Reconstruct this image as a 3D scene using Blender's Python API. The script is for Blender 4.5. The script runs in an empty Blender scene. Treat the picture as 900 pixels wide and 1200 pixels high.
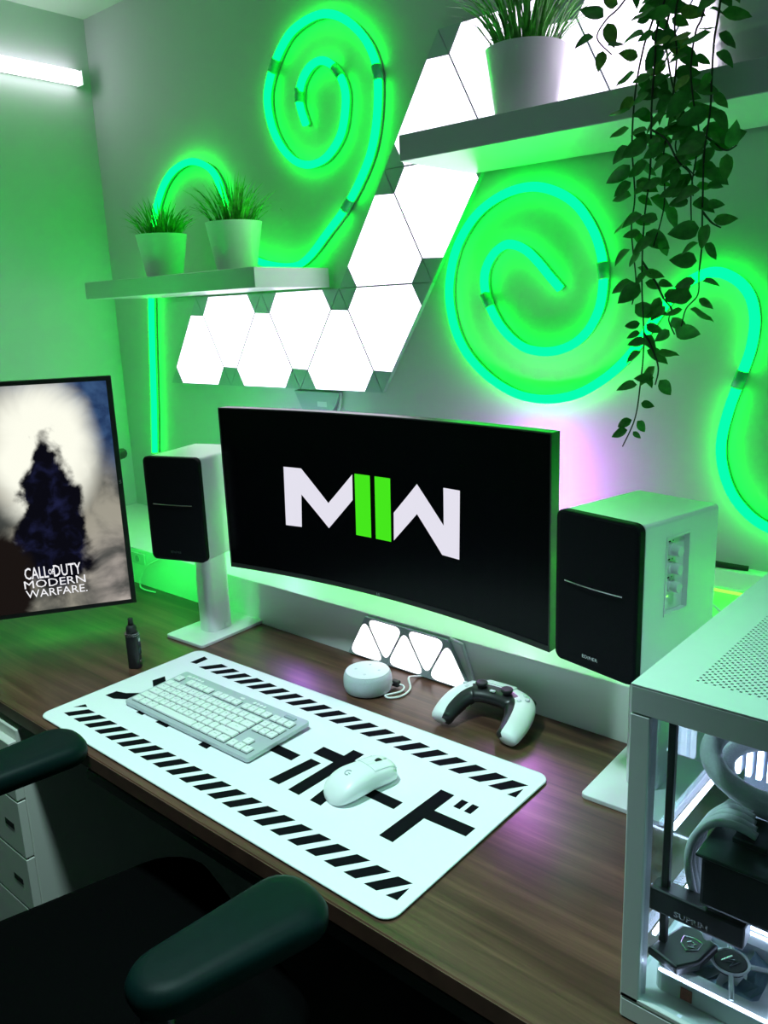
import bpy, bmesh, math, random
from mathutils import Vector, Matrix
random.seed(7)
S = bpy.context.scene
COL = S.collection
# ---------------------------------------------------------------- camera
# world frame: desk top is z=0, floor z=-0.74, back wall y=0.928, left wall x=-1.077 (metres)
cam_d = bpy.data.cameras.new('camera'); cam = bpy.data.objects.new('camera', cam_d); COL.objects.link(cam)
YAW, PITCH, ROLL = 0.7264, 0.2399, -0.0384
cy, sy, cp, sp = math.cos(YAW), math.sin(YAW), math.cos(PITCH), math.sin(PITCH)
fw = Vector((-sy*cp, cy*cp, -sp)); rt = Vector((cy, sy, 0)); up = rt.cross(fw)
c, s = math.cos(ROLL), math.sin(ROLL)
rt, up = c*rt + s*up, -s*rt + c*up
m = Matrix((rt, up, -fw)).transposed().to_4x4(); m.translation = (1.4928, -0.6418, 0.7419)
cam.matrix_world = m
cam_d.sensor_width = 36; cam_d.lens = 968.98/1200*36; cam_d.clip_start = .02
S.camera = cam
# ---------------------------------------------------------------- world and exposure
W = bpy.data.worlds.new('world'); S.world = W; W.use_nodes = True
bg = W.node_tree.nodes['Background']; bg.inputs[0].default_value = (.42, .95, .84, 1); bg.inputs[1].default_value = .045
S.view_settings.view_transform = 'Standard'; S.view_settings.look = 'None'
S.view_settings.exposure = 0; S.view_settings.gamma = 1; S.view_settings.use_curve_mapping = False
PANEL_L, NEON_L, LEDGE_L, MONB_L, TUBE_L, FILL_W = 2.6, 11.0, 32.0, 85.0, 5.5, 112.0
# ---------------------------------------------------------------- materials
def mat(name, col, rough=.5, metal=0, var=0, scale=40, bump=0, bscale=400, emit=None, es=0, trans=0, coat=0, spec=None, stretch=None):
    M = bpy.data.materials.new(name); M.use_nodes = True; t = M.node_tree; b = t.nodes['Principled BSDF']
    b.inputs['Base Color'].default_value = (*col, 1); b.inputs['Roughness'].default_value = rough; b.inputs['Metallic'].default_value = metal
    if trans: b.inputs['Transmission Weight'].default_value = trans
    if coat: b.inputs['Coat Weight'].default_value = coat
    if spec is not None: b.inputs['Specular IOR Level'].default_value = spec
    if emit: b.inputs['Emission Color'].default_value = (*emit, 1); b.inputs['Emission Strength'].default_value = es
    co = t.nodes.new('ShaderNodeTexCoord'); src = co.outputs['Object']
    if stretch:
        mp = t.nodes.new('ShaderNodeMapping'); mp.inputs['Scale'].default_value = stretch; t.links.new(src, mp.inputs[0]); src = mp.outputs[0]
    if var:
        n = t.nodes.new('ShaderNodeTexNoise'); n.inputs['Scale'].default_value = scale; n.inputs['Detail'].default_value = 4
        r = t.nodes.new('ShaderNodeValToRGB'); r.color_ramp.elements[0].color = (*[v*(1-var) for v in col], 1); r.color_ramp.elements[1].color = (*[min(1, v*(1+var)) for v in col], 1)
        r.color_ramp.elements[0].position = .3; r.color_ramp.elements[1].position = .7
        t.links.new(src, n.inputs['Vector']); t.links.new(n.outputs['Fac'], r.inputs[0]); t.links.new(r.outputs[0], b.inputs['Base Color'])
    if bump:
        n = t.nodes.new('ShaderNodeTexNoise'); n.inputs['Scale'].default_value = bscale; n.inputs['Detail'].default_value = 3
        u = t.nodes.new('ShaderNodeBump'); u.inputs['Strength'].default_value = bump; u.inputs['Distance'].default_value = .002
        t.links.new(src, n.inputs['Vector']); t.links.new(n.outputs['Fac'], u.inputs['Height']); t.links.new(u.outputs[0], b.inputs['Normal'])
    return M
def emis(name, col, st):
    M = bpy.data.materials.new(name); M.use_nodes = True; t = M.node_tree; t.nodes.clear()
    e = t.nodes.new('ShaderNodeEmission'); e.inputs[0].default_value = (*col, 1); e.inputs[1].default_value = st
    o = t.nodes.new('ShaderNodeOutputMaterial'); t.links.new(e.outputs[0], o.inputs[0]); return M
def walnut():
    M = mat('walnut laminate', (.15, .075, .045), .32); t = M.node_tree; b = t.nodes['Principled BSDF']
    co = t.nodes.new('ShaderNodeTexCoord'); mp = t.nodes.new('ShaderNodeMapping'); mp.inputs['Scale'].default_value = (1.3, 26, 26)
    t.links.new(co.outputs['Object'], mp.inputs[0])
    n = t.nodes.new('ShaderNodeTexNoise'); n.inputs['Scale'].default_value = 1.6; n.inputs['Detail'].default_value = 9; n.inputs['Roughness'].default_value = .68; n.inputs['Distortion'].default_value = .6
    r = t.nodes.new('ShaderNodeValToRGB'); e = r.color_ramp.elements
    e[0].position = .28; e[0].color = (.028, .012, .008, 1); e[1].position = .74; e[1].color = (.165, .082, .050, 1)
    k = e.new(.5); k.color = (.085, .038, .024, 1)
    t.links.new(mp.outputs[0], n.inputs['Vector']); t.links.new(n.outputs['Fac'], r.inputs[0]); t.links.new(r.outputs[0], b.inputs['Base Color'])
    n2 = t.nodes.new('ShaderNodeTexNoise'); n2.inputs['Scale'].default_value = 7; mp2 = t.nodes.new('ShaderNodeMapping'); mp2.inputs['Scale'].default_value = (1, 40, 40)
    t.links.new(co.outputs['Object'], mp2.inputs[0]); t.links.new(mp2.outputs[0], n2.inputs['Vector'])
    u = t.nodes.new('ShaderNodeBump'); u.inputs['Strength'].default_value = .12; u.inputs['Distance'].default_value = .001
    t.links.new(n2.outputs['Fac'], u.inputs['Height']); t.links.new(u.outputs[0], b.inputs['Normal'])
    return M
MT = dict(
    wall=mat('wall paint', (.52, .53, .56), .75, var=.02, scale=3, bump=.12, bscale=160),
    ceil=mat('ceiling paint', (.60, .60, .62), .8, var=.02, scale=3),
    floor=mat('dark floor', (.05, .045, .042), .5, var=.25, scale=6),
    walnut=walnut(), desk_edge=mat('desk edge', (.10, .045, .032), .4, var=.2, scale=30),
    white=mat('white lacquer', (.82, .82, .84), .35, var=.015, scale=8),
    shelf=mat('white shelf foil', (.56, .56, .60), .3, var=.015, scale=8),
    whitesat=mat('white satin plastic', (.80, .80, .82), .45, var=.02, scale=30),
    greywhite=mat('grey white plastic', (.62, .65, .68), .45, var=.03, scale=30),
    alu=mat('white painted metal', (.75, .76, .78), .3, metal=.1, var=.02, scale=20),
    black=mat('black plastic', (.012, .012, .014), .35, var=.2, scale=60),
    blackmat=mat('black matte plastic', (.010, .010, .011), .6, var=.2, scale=80),
    cloth=mat('black grille cloth', (.006, .006, .008), .55, var=.3, scale=900, bump=.2, bscale=900, spec=.08),
    fabric=mat('black chair fabric', (.0012, .0014, .0015), .95, var=.3, scale=500, bump=.15, bscale=700, spec=.05),
    armpad=mat('black soft arm pad', (.0012, .0100, .0098), .5, spec=.10, var=.1, scale=60, bump=.05),  # teal tint of reflected light put into the base colour
    silver=mat('silver trim', (.72, .72, .74), .25, metal=1, var=.03, scale=30),
    darkmetal=mat('dark metal', (.05, .055, .055), .4, metal=.6, var=.1, scale=30),
    padcloth=mat('white mat cloth', (.84, .85, .88), .8, var=.012, scale=300, bump=.08, bscale=1500),
    ink=mat('black print ink', (.004, .004, .006), .8, var=.1, scale=200, spec=.05),
    stitch=mat('white stitched hem', (.72, .73, .75), .85, var=.15, scale=900),
    rubber=mat('black rubber', (.012, .012, .012), .8, var=.1, scale=80),
    key=mat('white key plastic', (.80, .82, .82), .5, var=.01, scale=50),
    keyboard=mat('white brushed deck', (.52, .56, .60), .38, metal=.2, var=.03, scale=60, stretch=(1, 20, 1)),
    well=mat('grey key well', (.10, .13, .14), .6, var=.1, scale=80),
    legend=mat('grey legend print', (.16, .22, .24), .6, var=.05, scale=80),
    mouse=mat('white mouse shell', (.84, .84, .86), .38, var=.01, scale=50),
    logo=mat('light grey logo print', (.42, .46, .50), .4, var=.05, scale=80),
    mesh=mat('light grey woven cloth', (.50, .54, .58), .9, var=.15, scale=1500, bump=.25, bscale=1800),
    screen=mat('black screen glass', (.0008, .0008, .002), .25, var=.2, scale=3, spec=.12),
    ceramic=mat('white glazed pot', (.80, .80, .82), .3, var=.015, scale=20),
    enamel=mat('white enamelled metal', (.78, .78, .84), .18, var=.02, scale=14, coat=.4),
    soil=mat('dark soil', (.02, .014, .01), .95, var=.5, scale=200, bump=.6, bscale=250),
    grass=mat('artificial grass', (.07, .40, .035), .45, var=.7, scale=60),
    stem=mat('dark stem', (.022, .028, .012), .6, var=.3, scale=100),
    leafa=mat('deep green leaf', (.040, .27, .030), .42, var=.35, scale=80),
    leafb=mat('mid green leaf', (.07, .38, .04), .42, var=.35, scale=80),
    leafc=mat('yellow green leaf', (.17, .38, .04), .42, var=.45, scale=80),
    tubebody=mat('neon rope silicone base', (.10, .32, .18), .5, var=.1, scale=40),
    clip=mat('clear green clip', (.05, .60, .26), .25, var=.1, scale=40),
    paneledge=mat('panel grey plastic', (.36, .42, .46), .45, var=.02, scale=20),
    drawer=mat('drawer unit foil', (.72, .72, .66), .5, var=.02, scale=6),
    pcwhite=mat('white powder coated steel', (.68, .72, .72), .4, var=.012, scale=40, bump=.04, bscale=900),
    pcdark=mat('dark circuit board', (.035, .045, .05), .4, var=.3, scale=120),
    gpu=mat('graphite gpu shroud', (.020, .026, .028), .35, metal=.3, var=.15, scale=40),
    backplate=mat('brushed dark backplate', (.05, .085, .075), .35, metal=.5, var=.1, scale=60),
    sleeve=mat('white sleeved cable', (.80, .82, .84), .6, var=.05, scale=400, bump=.3, bscale=500),
    blade=mat('translucent fan blade', (.30, .42, .55), .35, var=.05, scale=30),
    grey=mat('grey plastic', (.35, .40, .46), .45, var=.05, scale=40),
    red=mat('red sticker', (.35, .06, .06), .6, var=.3, scale=300),
    neon=emis('neon green glow', (.0002, 1.0, .040), NEON_L),
    ledge=emis('yellow green led', (.016, 1.0, .004), LEDGE_L),
    monback=emis('violet pink led', (.80, .25, 1.0), MONB_L),
    monback2=emis('violet led', (.55, .20, 1.0), MONB_L*.7),
    portled=emis('green screen led', (.010, 1.0, .08), 62.0),
    panel=emis('cool white diffuser', (.90, .80, 1.0), PANEL_L),
    minipanel=emis('white mini diffuser', (1, .96, 1.0), 2.0),
    tubelight=emis('cool white tube', (.95, .96, 1.0), TUBE_L),
    pcled=emis('blue white case led', (.60, .70, 1.0), 14.0),
    logow=emis('screen white', (.78, .76, .86), 1.0),
    logog=emis('screen green', (.06, .80, .012), 1.0),
    textw=emis('screen lettering', (.92, .92, .95), 1.0),
    greenled=emis('status led', (.2, 1, .1), 2.0),
)
def glass():
    M = bpy.data.materials.new('clear case glass'); M.use_nodes = True; t = M.node_tree; t.nodes.clear()
    a = t.nodes.new('ShaderNodeBsdfTransparent'); a.inputs[0].default_value = (.90, .95, .96, 1)
    g = t.nodes.new('ShaderNodeBsdfGlossy'); g.inputs['Roughness'].default_value = .03
    f = t.nodes.new('ShaderNodeMath'); f.operation = 'MULTIPLY_ADD'; lw = t.nodes.new('ShaderNodeLayerWeight'); lw.inputs[0].default_value = .25; t.links.new(lw.outputs['Facing'], f.inputs[0]); f.inputs[1].default_value = .12; f.inputs[2].default_value = .03
    x = t.nodes.new('ShaderNodeMixShader'); o = t.nodes.new('ShaderNodeOutputMaterial')
    t.links.new(f.outputs[0], x.inputs[0]); t.links.new(a.outputs[0], x.inputs[1]); t.links.new(g.outputs[0], x.inputs[2]); t.links.new(x.outputs[0], o.inputs[0])
    return M
MT['glass'] = glass()
# ---------------------------------------------------------------- mesh helpers
def link(name, me, mt, parent=None, loc=(0, 0, 0), rot=(0, 0, 0), smooth=False):
    o = bpy.data.objects.new(name, me); COL.objects.link(o)
    if mt is not None:
        me.materials.clear(); me.materials.append(MT[mt] if isinstance(mt, str) else mt)
    if smooth:
        for p in me.polygons: p.use_smooth = True
    o.location = loc; o.rotation_euler = rot; o.parent = parent
    return o
def obj(name, bm, mt, parent=None, loc=(0, 0, 0), rot=(0, 0, 0), smooth=False, ang=None):
    bmesh.ops.recalc_face_normals(bm, faces=bm.faces)
    if ang:
        for e in bm.edges:
            if len(e.link_faces) == 2 and e.calc_face_angle(0) > math.radians(ang): e.smooth = False
        smooth = True
    me = bpy.data.meshes.new(name); bm.to_mesh(me); bm.free()
    return link(name, me, mt, parent, loc, rot, smooth)
def box(x0, x1, y0, y1, z0, z1, bev=0, seg=2, bm=None):
    b = bmesh.new()
    bmesh.ops.create_cube(b, size=1, matrix=Matrix.Translation(((x0+x1)/2, (y0+y1)/2, (z0+z1)/2)) @ Matrix.Diagonal((x1-x0, y1-y0, z1-z0, 1)))
    if bev: bmesh.ops.bevel(b, geom=b.edges[:], offset=bev, segments=seg, affect='EDGES', profile=.5)
    return merge(bm, b)
def merge(bm, b):
    if bm is None: return b
    me = bpy.data.meshes.new('tmp'); b.to_mesh(me); b.free(); bm.from_mesh(me); bpy.data.meshes.remove(me); return bm
def prism(pts, z0, z1, bev=0, axis='z', bm=None, seg=2):
    b = bmesh.new(); vs = [b.verts.new((p[0], p[1], z0)) for p in pts]; f = b.faces.new(vs)
    r = bmesh.ops.extrude_face_region(b, geom=[f]); bmesh.ops.translate(b, verts=[v for v in r['geom'] if isinstance(v, bmesh.types.BMVert)], vec=(0, 0, z1-z0))
    if bev:
        es = [e for e in b.edges if abs(e.verts[0].co.z-e.verts[1].co.z) < 1e-7]
        bmesh.ops.bevel(b, geom=es, offset=bev, segments=seg, affect='EDGES', profile=.5)
    if axis == 'y':    # (x, z) outline extruded along -y..: map (x,y,z)->(x,z,y)
        for v in b.verts: v.co = Vector((v.co.x, v.co.z, v.co.y))
    if axis == 'x':    # (y, z) outline extruded along x
        for v in b.verts: v.co = Vector((v.co.z, v.co.x, v.co.y))
    bmesh.ops.recalc_face_normals(b, faces=b.faces)
    return merge(bm, b)
def rrect(x0, x1, y0, y1, r, n=5):
    out = []
    for cx, cy, a in ((x1-r, y1-r, 0), (x0+r, y1-r, 90), (x0+r, y0+r, 180), (x1-r, y0+r, 270)):
        for i in range(n+1):
            t = math.radians(a+90*i/n); out.append((cx+r*math.cos(t), cy+r*math.sin(t)))
    return out
def circ(cx, cy, r, n=24, ry=None): return [(cx+r*math.cos(2*math.pi*i/n), cy+(ry or r)*math.sin(2*math.pi*i/n)) for i in range(n)]
def lathe(prof, n=32, cx=0, cy=0, bm=None):
    b = bmesh.new(); rings = []
    for r, z in prof:
        if r < 1e-6: rings.append([b.verts.new((cx, cy, z))])
        else: rings.append([b.verts.new((cx+r*math.cos(2*math.pi*i/n), cy+r*math.sin(2*math.pi*i/n), z)) for i in range(n)])
    for a, d in zip(rings, rings[1:]):
        for i in range(n):
            j = (i+1) % n
            if len(a) == 1 and len(d) == 1: continue
            if len(a) == 1: b.faces.new((a[0], d[j], d[i]))
            elif len(d) == 1: b.faces.new((a[i], a[j], d[0]))
            else: b.faces.new((a[i], a[j], d[j], d[i]))
    return merge(bm, b)
def catmull(P, per=6):
    P = [Vector(p) for p in P]; out = []
    for i in range(len(P)-1):
        p0, p1, p2, p3 = P[max(i-1, 0)], P[i], P[i+1], P[min(i+2, len(P)-1)]
        for k in range(per):
            t = k/per
            out.append(.5*((2*p1)+(p2-p0)*t+(2*p0-5*p1+4*p2-p3)*t*t+(3*p1-p0-3*p2+p3)*t**3))
    out.append(P[-1]); return out
def tube(path, r, n=8, ref=(0, 1, 0), ab=None, bm=None, caps=True):
    """sweep an ellipse along a path; ab(i)->(a,b) half sizes along (side, ref)"""
    path = [Vector(p) for p in path]; b = bmesh.new(); rings = []; L = len(path); ref = Vector(ref)
    for i, p in enumerate(path):
        t = (path[min(i+1, L-1)]-path[max(i-1, 0)]).normalized()
        side = t.cross(ref)
        if side.length < 1e-3: side = t.cross(Vector((.31, .2, .93)))
        side.normalize(); nn = side.cross(t).normalized()
        A, B = ab(i/(L-1)) if ab else ((r(i/(L-1)),)*2 if callable(r) else (r, r))
        rings.append([b.verts.new(p+side*A*math.cos(2*math.pi*k/n)+nn*B*math.sin(2*math.pi*k/n)) for k in range(n)])
    for a, d in zip(rings, rings[1:]):
        for k in range(n): b.faces.new((a[k], a[(k+1) % n], d[(k+1) % n], d[k]))
    if caps: b.faces.new(rings[0][::-1]); b.faces.new(rings[-1])
    return merge(bm, b)
def loft(secs, bm=None):
    b = bmesh.new(); R = [[b.verts.new(p) for p in s_] for s_ in secs]; n = len(R[0])
    for a, d in zip(R, R[1:]):
        for k in range(n): b.faces.new((a[k], a[(k+1) % n], d[(k+1) % n], d[k]))
    b.faces.new(R[0][::-1]); b.faces.new(R[-1]); return merge(bm, b)
def text_bm(txt, size, off=0, ext=0, sx=1, space=1):
    cu = bpy.data.curves.new('t', 'FONT'); cu.body = txt; cu.size = size; cu.offset = off; cu.extrude = ext; cu.align_x = 'CENTER'; cu.align_y = 'CENTER'; cu.resolution_u = 2; cu.space_character = space
    o = bpy.data.objects.new('t', cu); COL.objects.link(o); bpy.context.view_layer.update()
    me = bpy.data.meshes.new_from_object(o.evaluated_get(bpy.context.evaluated_depsgraph_get()))
    b = bmesh.new(); b.from_mesh(me); bpy.data.objects.remove(o); bpy.data.curves.remove(cu); bpy.data.meshes.remove(me)
    for v in b.verts: v.co.x *= sx
    return b
def thing(name, label, cat, loc=(0, 0, 0), rz=0, group=None, kind=None):
    o = bpy.data.objects.new(name, None); COL.objects.link(o); o.empty_display_size = .05
    o.location = loc; o.rotation_euler = (0, 0, rz); return tag(o, label, cat, group, kind)
def tag(o, label=None, cat=None, group=None, kind=None):
    if label: o['label'] = label
    if cat: o['category'] = cat
    if group: o['group'] = group
    if kind: o['kind'] = kind
    return o
def struct(name, bm, mt, label): return tag(obj(name, bm, mt), label, None, None, 'structure')
YW, XL, ZC, ZF = .928, -1.077, 1.655, -.74
# ================================================================ THE ROOM
struct('wall_back', box(XL-.1, 3.2, YW, YW+.1, ZF, ZC), 'wall', 'white painted wall behind the desk washed in green light')
struct('wall_left', box(XL-.1, XL, -2.6, YW, ZF, ZC), 'wall', 'white painted side wall with the tube lamp on it')
struct('ceiling', box(XL-.1, 3.2, -2.6, YW+.1, ZC, ZC+.08), 'ceil', 'white ceiling above the desk corner')
struct('floor', box(XL-.1, 3.2, -2.6, YW+.1, ZF-.05, ZF), 'floor', 'dark floor under the desk and chair')
YL, HL = .59, .105
struct('trim_1', box(XL, 2.6, YL, YW, -.04, HL, .002), 'white', 'long white boxed ledge running along the wall behind the desk')
struct('trim_2', box(-.72, 2.6, YW-.035, YW, .205, .24, .002), 'white', 'slim white cable trunking on the wall above the ledge')
# ================================================================ DESK
d = thing('desk', 'walnut desk with dark red brown front edge against the white ledge', 'desk', (0, .3, ZF))
top = obj('desk_top', box(XL+.005, 2.4, -.012-.3, YL-.3-.001, .712, .74, .0015, 1), 'walnut', d)
obj('front_edge_band', box(XL+.005, 2.4, -.0135-.3, -.0121-.3, .7125, .7385), 'desk_edge', top)
obj('under_rail', box(.15, 1.30, .012-.3, .05-.3, .655, .676, .002, 1), 'darkmetal', d)
for x in (-.9, 2.2): obj('leg', box(x-.03, x+.03, -.24, .2, 0, .712, .004, 1), 'darkmetal', d)
# drawer units
def drawer_unit(x0, x1, y0, y1, zt, n, label):
    cx, cyy = (x0+x1)/2, (y0+y1)/2; h = zt-ZF
    t = thing('drawer_unit', label, 'drawer unit', (cx, cyy, ZF), 0, 'white drawer units under the desk')
    w, dd = (x1-x0)/2, (y1-y0)/2
    obj('body', box(-w, w, -dd+.018, dd, 0, h, .002, 1), 'drawer', t)
    hh = (h-.03)/n
    for k in range(n):
        dr = obj('drawer', box(-w, w, -dd, -dd+.0175, .01+k*hh+.002, .01+(k+1)*hh-.002, .0015, 1), 'drawer', t)
        obj('finger_slot', box(w-.075, w-.035, -dd-.0008, -dd+.004, .01+k*hh+hh*.42, .01+k*hh+hh*.52), 'blackmat', dr)
drawer_unit(-.43, -.068, -.034, .54, -.045, 5, 'white drawer unit under the desk end below the tall portrait screen')
drawer_unit(1.012, 1.38, -.006, .54, -.095, 5, 'white drawer unit under the desk below the white computer case')
# ================================================================ CHAIR
CH = math.radians(-14)
ch = thing('office_chair', 'black office chair with padded arms pushed up to the desk', 'chair', (.49, -.185, ZF), CH)
def cushion(w, dd, h, z, r=.09, n=6):
    secs = []
    for k, (s_, zz) in enumerate(((.86, 0), (.96, .12), (1, .35), (1, .65), (.97, .85), (.88, .97), (.7, 1.03))):
        secs.append([(x*s_, y*s_, z+h*zz) for x, y in rrect(-w, w, -dd, dd, r, n)])
    return loft(secs)
obj('seat', cushion(.255, .25, .09, .455), 'fabric', ch, smooth=True)
bk = obj('backrest', loft([[(x, -.27-.10*t+.05*(x/.24)**2+y, .58+t*.62) for x, y in [(p[0]*w_, p[1]) for p in rrect(-.24, .24, -.028, .028, .027, 4)]] for t, w_ in ((0, .8), (.08, .93), (.3, 1), (.6, 1), (.85, .95), (1, .8))]), 'fabric', ch, smooth=True)
obj('back_post', tube([(0, -.2, .43), (0, -.33, .45), (0, -.36, .6), (0, -.37, .8)], .022), 'black', ch, smooth=True)
obj('gas_column', lathe([(0, .08), (.03, .08), (.03, .3), (.022, .3), (.022, .44), (0, .44)], 16), 'black', ch, smooth=True)
obj('mechanism', box(-.1, .1, -.14, .12, .425, .462, .01), 'black', ch)
for k in range(5):
    a = 2*math.pi*k/5+.3; u = Vector((math.cos(a), math.sin(a), 0))
    L_ = obj('base_leg', tube([u*.02+Vector((0, 0, .13)), u*.17+Vector((0, 0, .105)), u*.31+Vector((0, 0, .085))], lambda t: .028-.010*t), 'black', ch, smooth=True)
    cs = bmesh.new(); bmesh.ops.create_cone(cs, cap_ends=True, segments=18, radius1=.03, radius2=.03, depth=.045, matrix=Matrix.Translation(u*.31+Vector((0, 0, .03))) @ Matrix.Rotation(a+1.57, 4, 'Z') @ Matrix.Rotation(1.5708, 4, 'X'))
    obj('caster', cs, 'black', L_)
ci = Matrix.Rotation(-CH, 3, 'Z')
for sgn, (px, py), rz in ((1, (.790, -.155), -8), (-1, (.185, -.135), -3)):
    q = ci @ Vector((px-.49, py+.185, 0)); a = math.radians(rz)
    ar = thing('tmp', None, None); ar.name = 'arm'; ar.parent = ch; ar.location = (q.x, q.y, 0); ar.rotation_euler = (0, 0, a-CH)
    bpy.data.objects.remove(ar)
    R = Matrix.Rotation(a-CH, 4, 'Z'); T = Matrix.Translation((q.x, q.y, 0)) @ R
    secs = []
    for ins, zz in ((.010, .742), (.003, .746), (0, .755), (0, .766), (.004, .774), (.012, .779), (.024, .781)):
        secs.append([(T @ Vector((x*(1+1.6*y), y, zz)))[:] for x, y in rrect(-.052+ins, .052-ins, -.125+ins, .125-ins, min(.044-ins*.6, .050-ins), 6)])
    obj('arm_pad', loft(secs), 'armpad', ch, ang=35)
    obj('arm_post', tube([(T @ Vector((0, -.095, .745)))[:], (T @ Vector((0, -.10, .6)))[:], (T @ Vector((-.02*sgn, -.10, .47)))[:], (sgn*.08, -.06, .445)], .02), 'black', ch, smooth=True)
# ================================================================ DESK MAT with print
pad = thing('desk_mat', 'large white desk mat printed with black hazard stripes and Japanese characters', 'desk mat', (0, 0, 0))
PADC = ((.004, .003), (-.004, .389), (.894, .412), (.903, .001))
def padmap(u, v):
    x = (1-u)*((1-v)*PADC[0][0]+v*PADC[1][0])+u*((1-v)*PADC[3][0]+v*PADC[2][0])
    y = (1-u)*((1-v)*PADC[0][1]+v*PADC[1][1])+u*((1-v)*PADC[3][1]+v*PADC[2][1]); return x, y
def padpoly(ins): return [padmap((x)/.9, (y)/.4) for x, y in rrect(ins, .9-ins, ins, .4-ins, .022-ins, 6)]
obj('rubber_base', prism(padpoly(.0015), .0002, .0016), 'rubber', pad)
obj('cloth_top', prism(padpoly(.002), .0016, .004), 'padcloth', pad)
obj('stitched_hem', tube([(x, y, .0034) for x, y in padpoly(.0012)+padpoly(.0012)[:1]], .0014, 6, (0, 0, 1)), 'stitch', pad, smooth=True)
ZP = (.00395, .0043)
def ink(pts, name='printed_stripe'): return obj(name, prism(pts, *ZP), 'ink', pad)
for k in range(1, 22):
    x = .037+.0377*k; ink([(x, .037), (x+.022, .037), (x+.051, .077), (x+.027, .076)])
ink([(.037, .038), (.058, .037), (.087, .076), (.063, .075)]); ink([(.030, .062), (.052, .079), (.038, .083)]); ink([(.866, .038), (.884, .040), (.882, .067)])
for k in range(19):
    x = .076+.0396*k; ink([(x, .329), (x+.0225, .3295), (x+.052, .367), (x+.028, .3685)])
ink([(.828, .329), (.851, .331), (.878, .368), (.850, .366)]); ink([(.040, .333), (.058, .336), (.057, .367), (.040, .371)]); ink([(.865, .327), (.880, .328), (.877, .355)])
G = dict(do=[[(.776, .275), (.802, .275), (.802, .127), (.776, .127)], [(.8021, .224), (.876, .226), (.876, .202), (.8021, .199)]], dk=[[(.818, .273), (.830, .273), (.830, .250), (.818, .250)], [(.838, .273), (.850, .273), (.850, .250), (.838, .250)]],
    br=[[(.672, .211), (.751, .211), (.751, .189), (.672, .189)]], b1=[[(.42, .211), (.522, .211), (.522, .189), (.42, .189)]],
    bo=[[(.583, .279), (.608, .279), (.608, .2551), (.583, .2551)], [(.534, .255), (.655, .255), (.655, .229), (.534, .229)], [(.583, .2289), (.608, .2289), (.608, .126), (.583, .126)], [(.545, .214), (.569, .214), (.560, .127), (.536, .127)], [(.622, .214), (.646, .214), (.656, .127), (.632, .127)]],
    bd=[[(.620, .284), (.633, .284), (.633, .261), (.620, .261)], [(.640, .284), (.653, .284), (.653, .261), (.640, .261)]],
    ki=[[(.295, .262), (.395, .262), (.395, .240), (.295, .240)], [(.290, .205), (.400, .205), (.400, .182), (.290, .182)], [(.325, .282), (.348, .282), (.374, .124), (.350, .124)]],
    nn=[[(.034, .129), (.036, .153), (.060, .160), (.082, .178), (.094, .205), (.108, .196), (.100, .168), (.084, .145), (.062, .131)], [(.052, .228), (.056, .256), (.090, .236), (.088, .206)]], n2=[[(.150, .150), (.170, .150), (.170, .126), (.150, .126)]], n3=[[(.215, .150), (.250, .150), (.250, .126), (.215, .126)]])
for k, ps in G.items():
    bm = None
    for p in ps: bm = prism(p, *ZP, bm=bm)
    obj('printed_character', bm, 'ink', pad)
# ================================================================ KEYBOARD
kb = thing('keyboard', 'white low profile compact keyboard lying on the desk mat', 'keyboard', (.288, .207, .0045), math.radians(.8))
def tilt(bm):
    for v in bm.verts: v.co.z += .055*(v.co.y+.075)
    return bm
obj('deck', tilt(prism(rrect(-.184, .184, -.075, .075, .006, 4), .003, .015, .0015)), 'keyboard', kb)
obj('underside', tilt(prism(rrect(-.181, .181, -.072, .072, .006, 4), .0003, .003)), 'grey', kb)
U = .019; X0 = -.1735; keys = []
ROWS = [
    (4, [('`', 1)]+[(ch_, 1) for ch_ in '1234567890-=']+[('back', 2)]),
    (3, [('tab', 1.5)]+[(ch_, 1) for ch_ in 'QWERTYUIOP[]']+[('\\', 1.5)]),
    (2, [('caps', 1.75)]+[(ch_, 1) for ch_ in 'ASDFGHJKL;\'']+[('enter', 2.25)]),
    (1, [('shift', 2.25)]+[(ch_, 1) for ch_ in 'ZXCVBNM,./']+[('shift', 2.75)]),
    (0, [('ctrl', 1.25), ('win', 1.25), ('alt', 1.25), ('', 6.25), ('alt', 1.25), ('fn', 1.25), ('menu', 1.25), ('ctrl', 1.25)])]
YB = -.0665
for r, row in ROWS:
    x = X0
    for lab, w in row: keys.append((x, YB+r*U, w, lab)); x += w*U
yF = YB+5*U+.005
for x, lab in [(0, 'esc')]+[(2+i*1, 'F%d' % (i+1)) for i in range(4)]+[(6.5+i, 'F%d' % (i+5)) for i in range(4)]+[(11+i, 'F%d' % (i+9)) for i in range(4)]: keys.append((X0+x*U, yF, 1, lab))
XN = X0+15.25*U
for i, lab in enumerate(('prt', 'scr', 'pau')): keys.append((XN+i*U, yF, 1, lab))
for i, lab in enumerate(('ins', 'hm', 'pu')): keys.append((XN+i*U, YB+4*U, 1, lab))
for i, lab in enumerate(('del', 'end', 'pd')): keys.append((XN+i*U, YB+3*U, 1, lab))
for i, lab in enumerate(('<', 'v', '>')): keys.append((XN+i*U, YB, 1, lab))
keys.append((XN+U, YB+U, 1, '^'))
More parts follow.
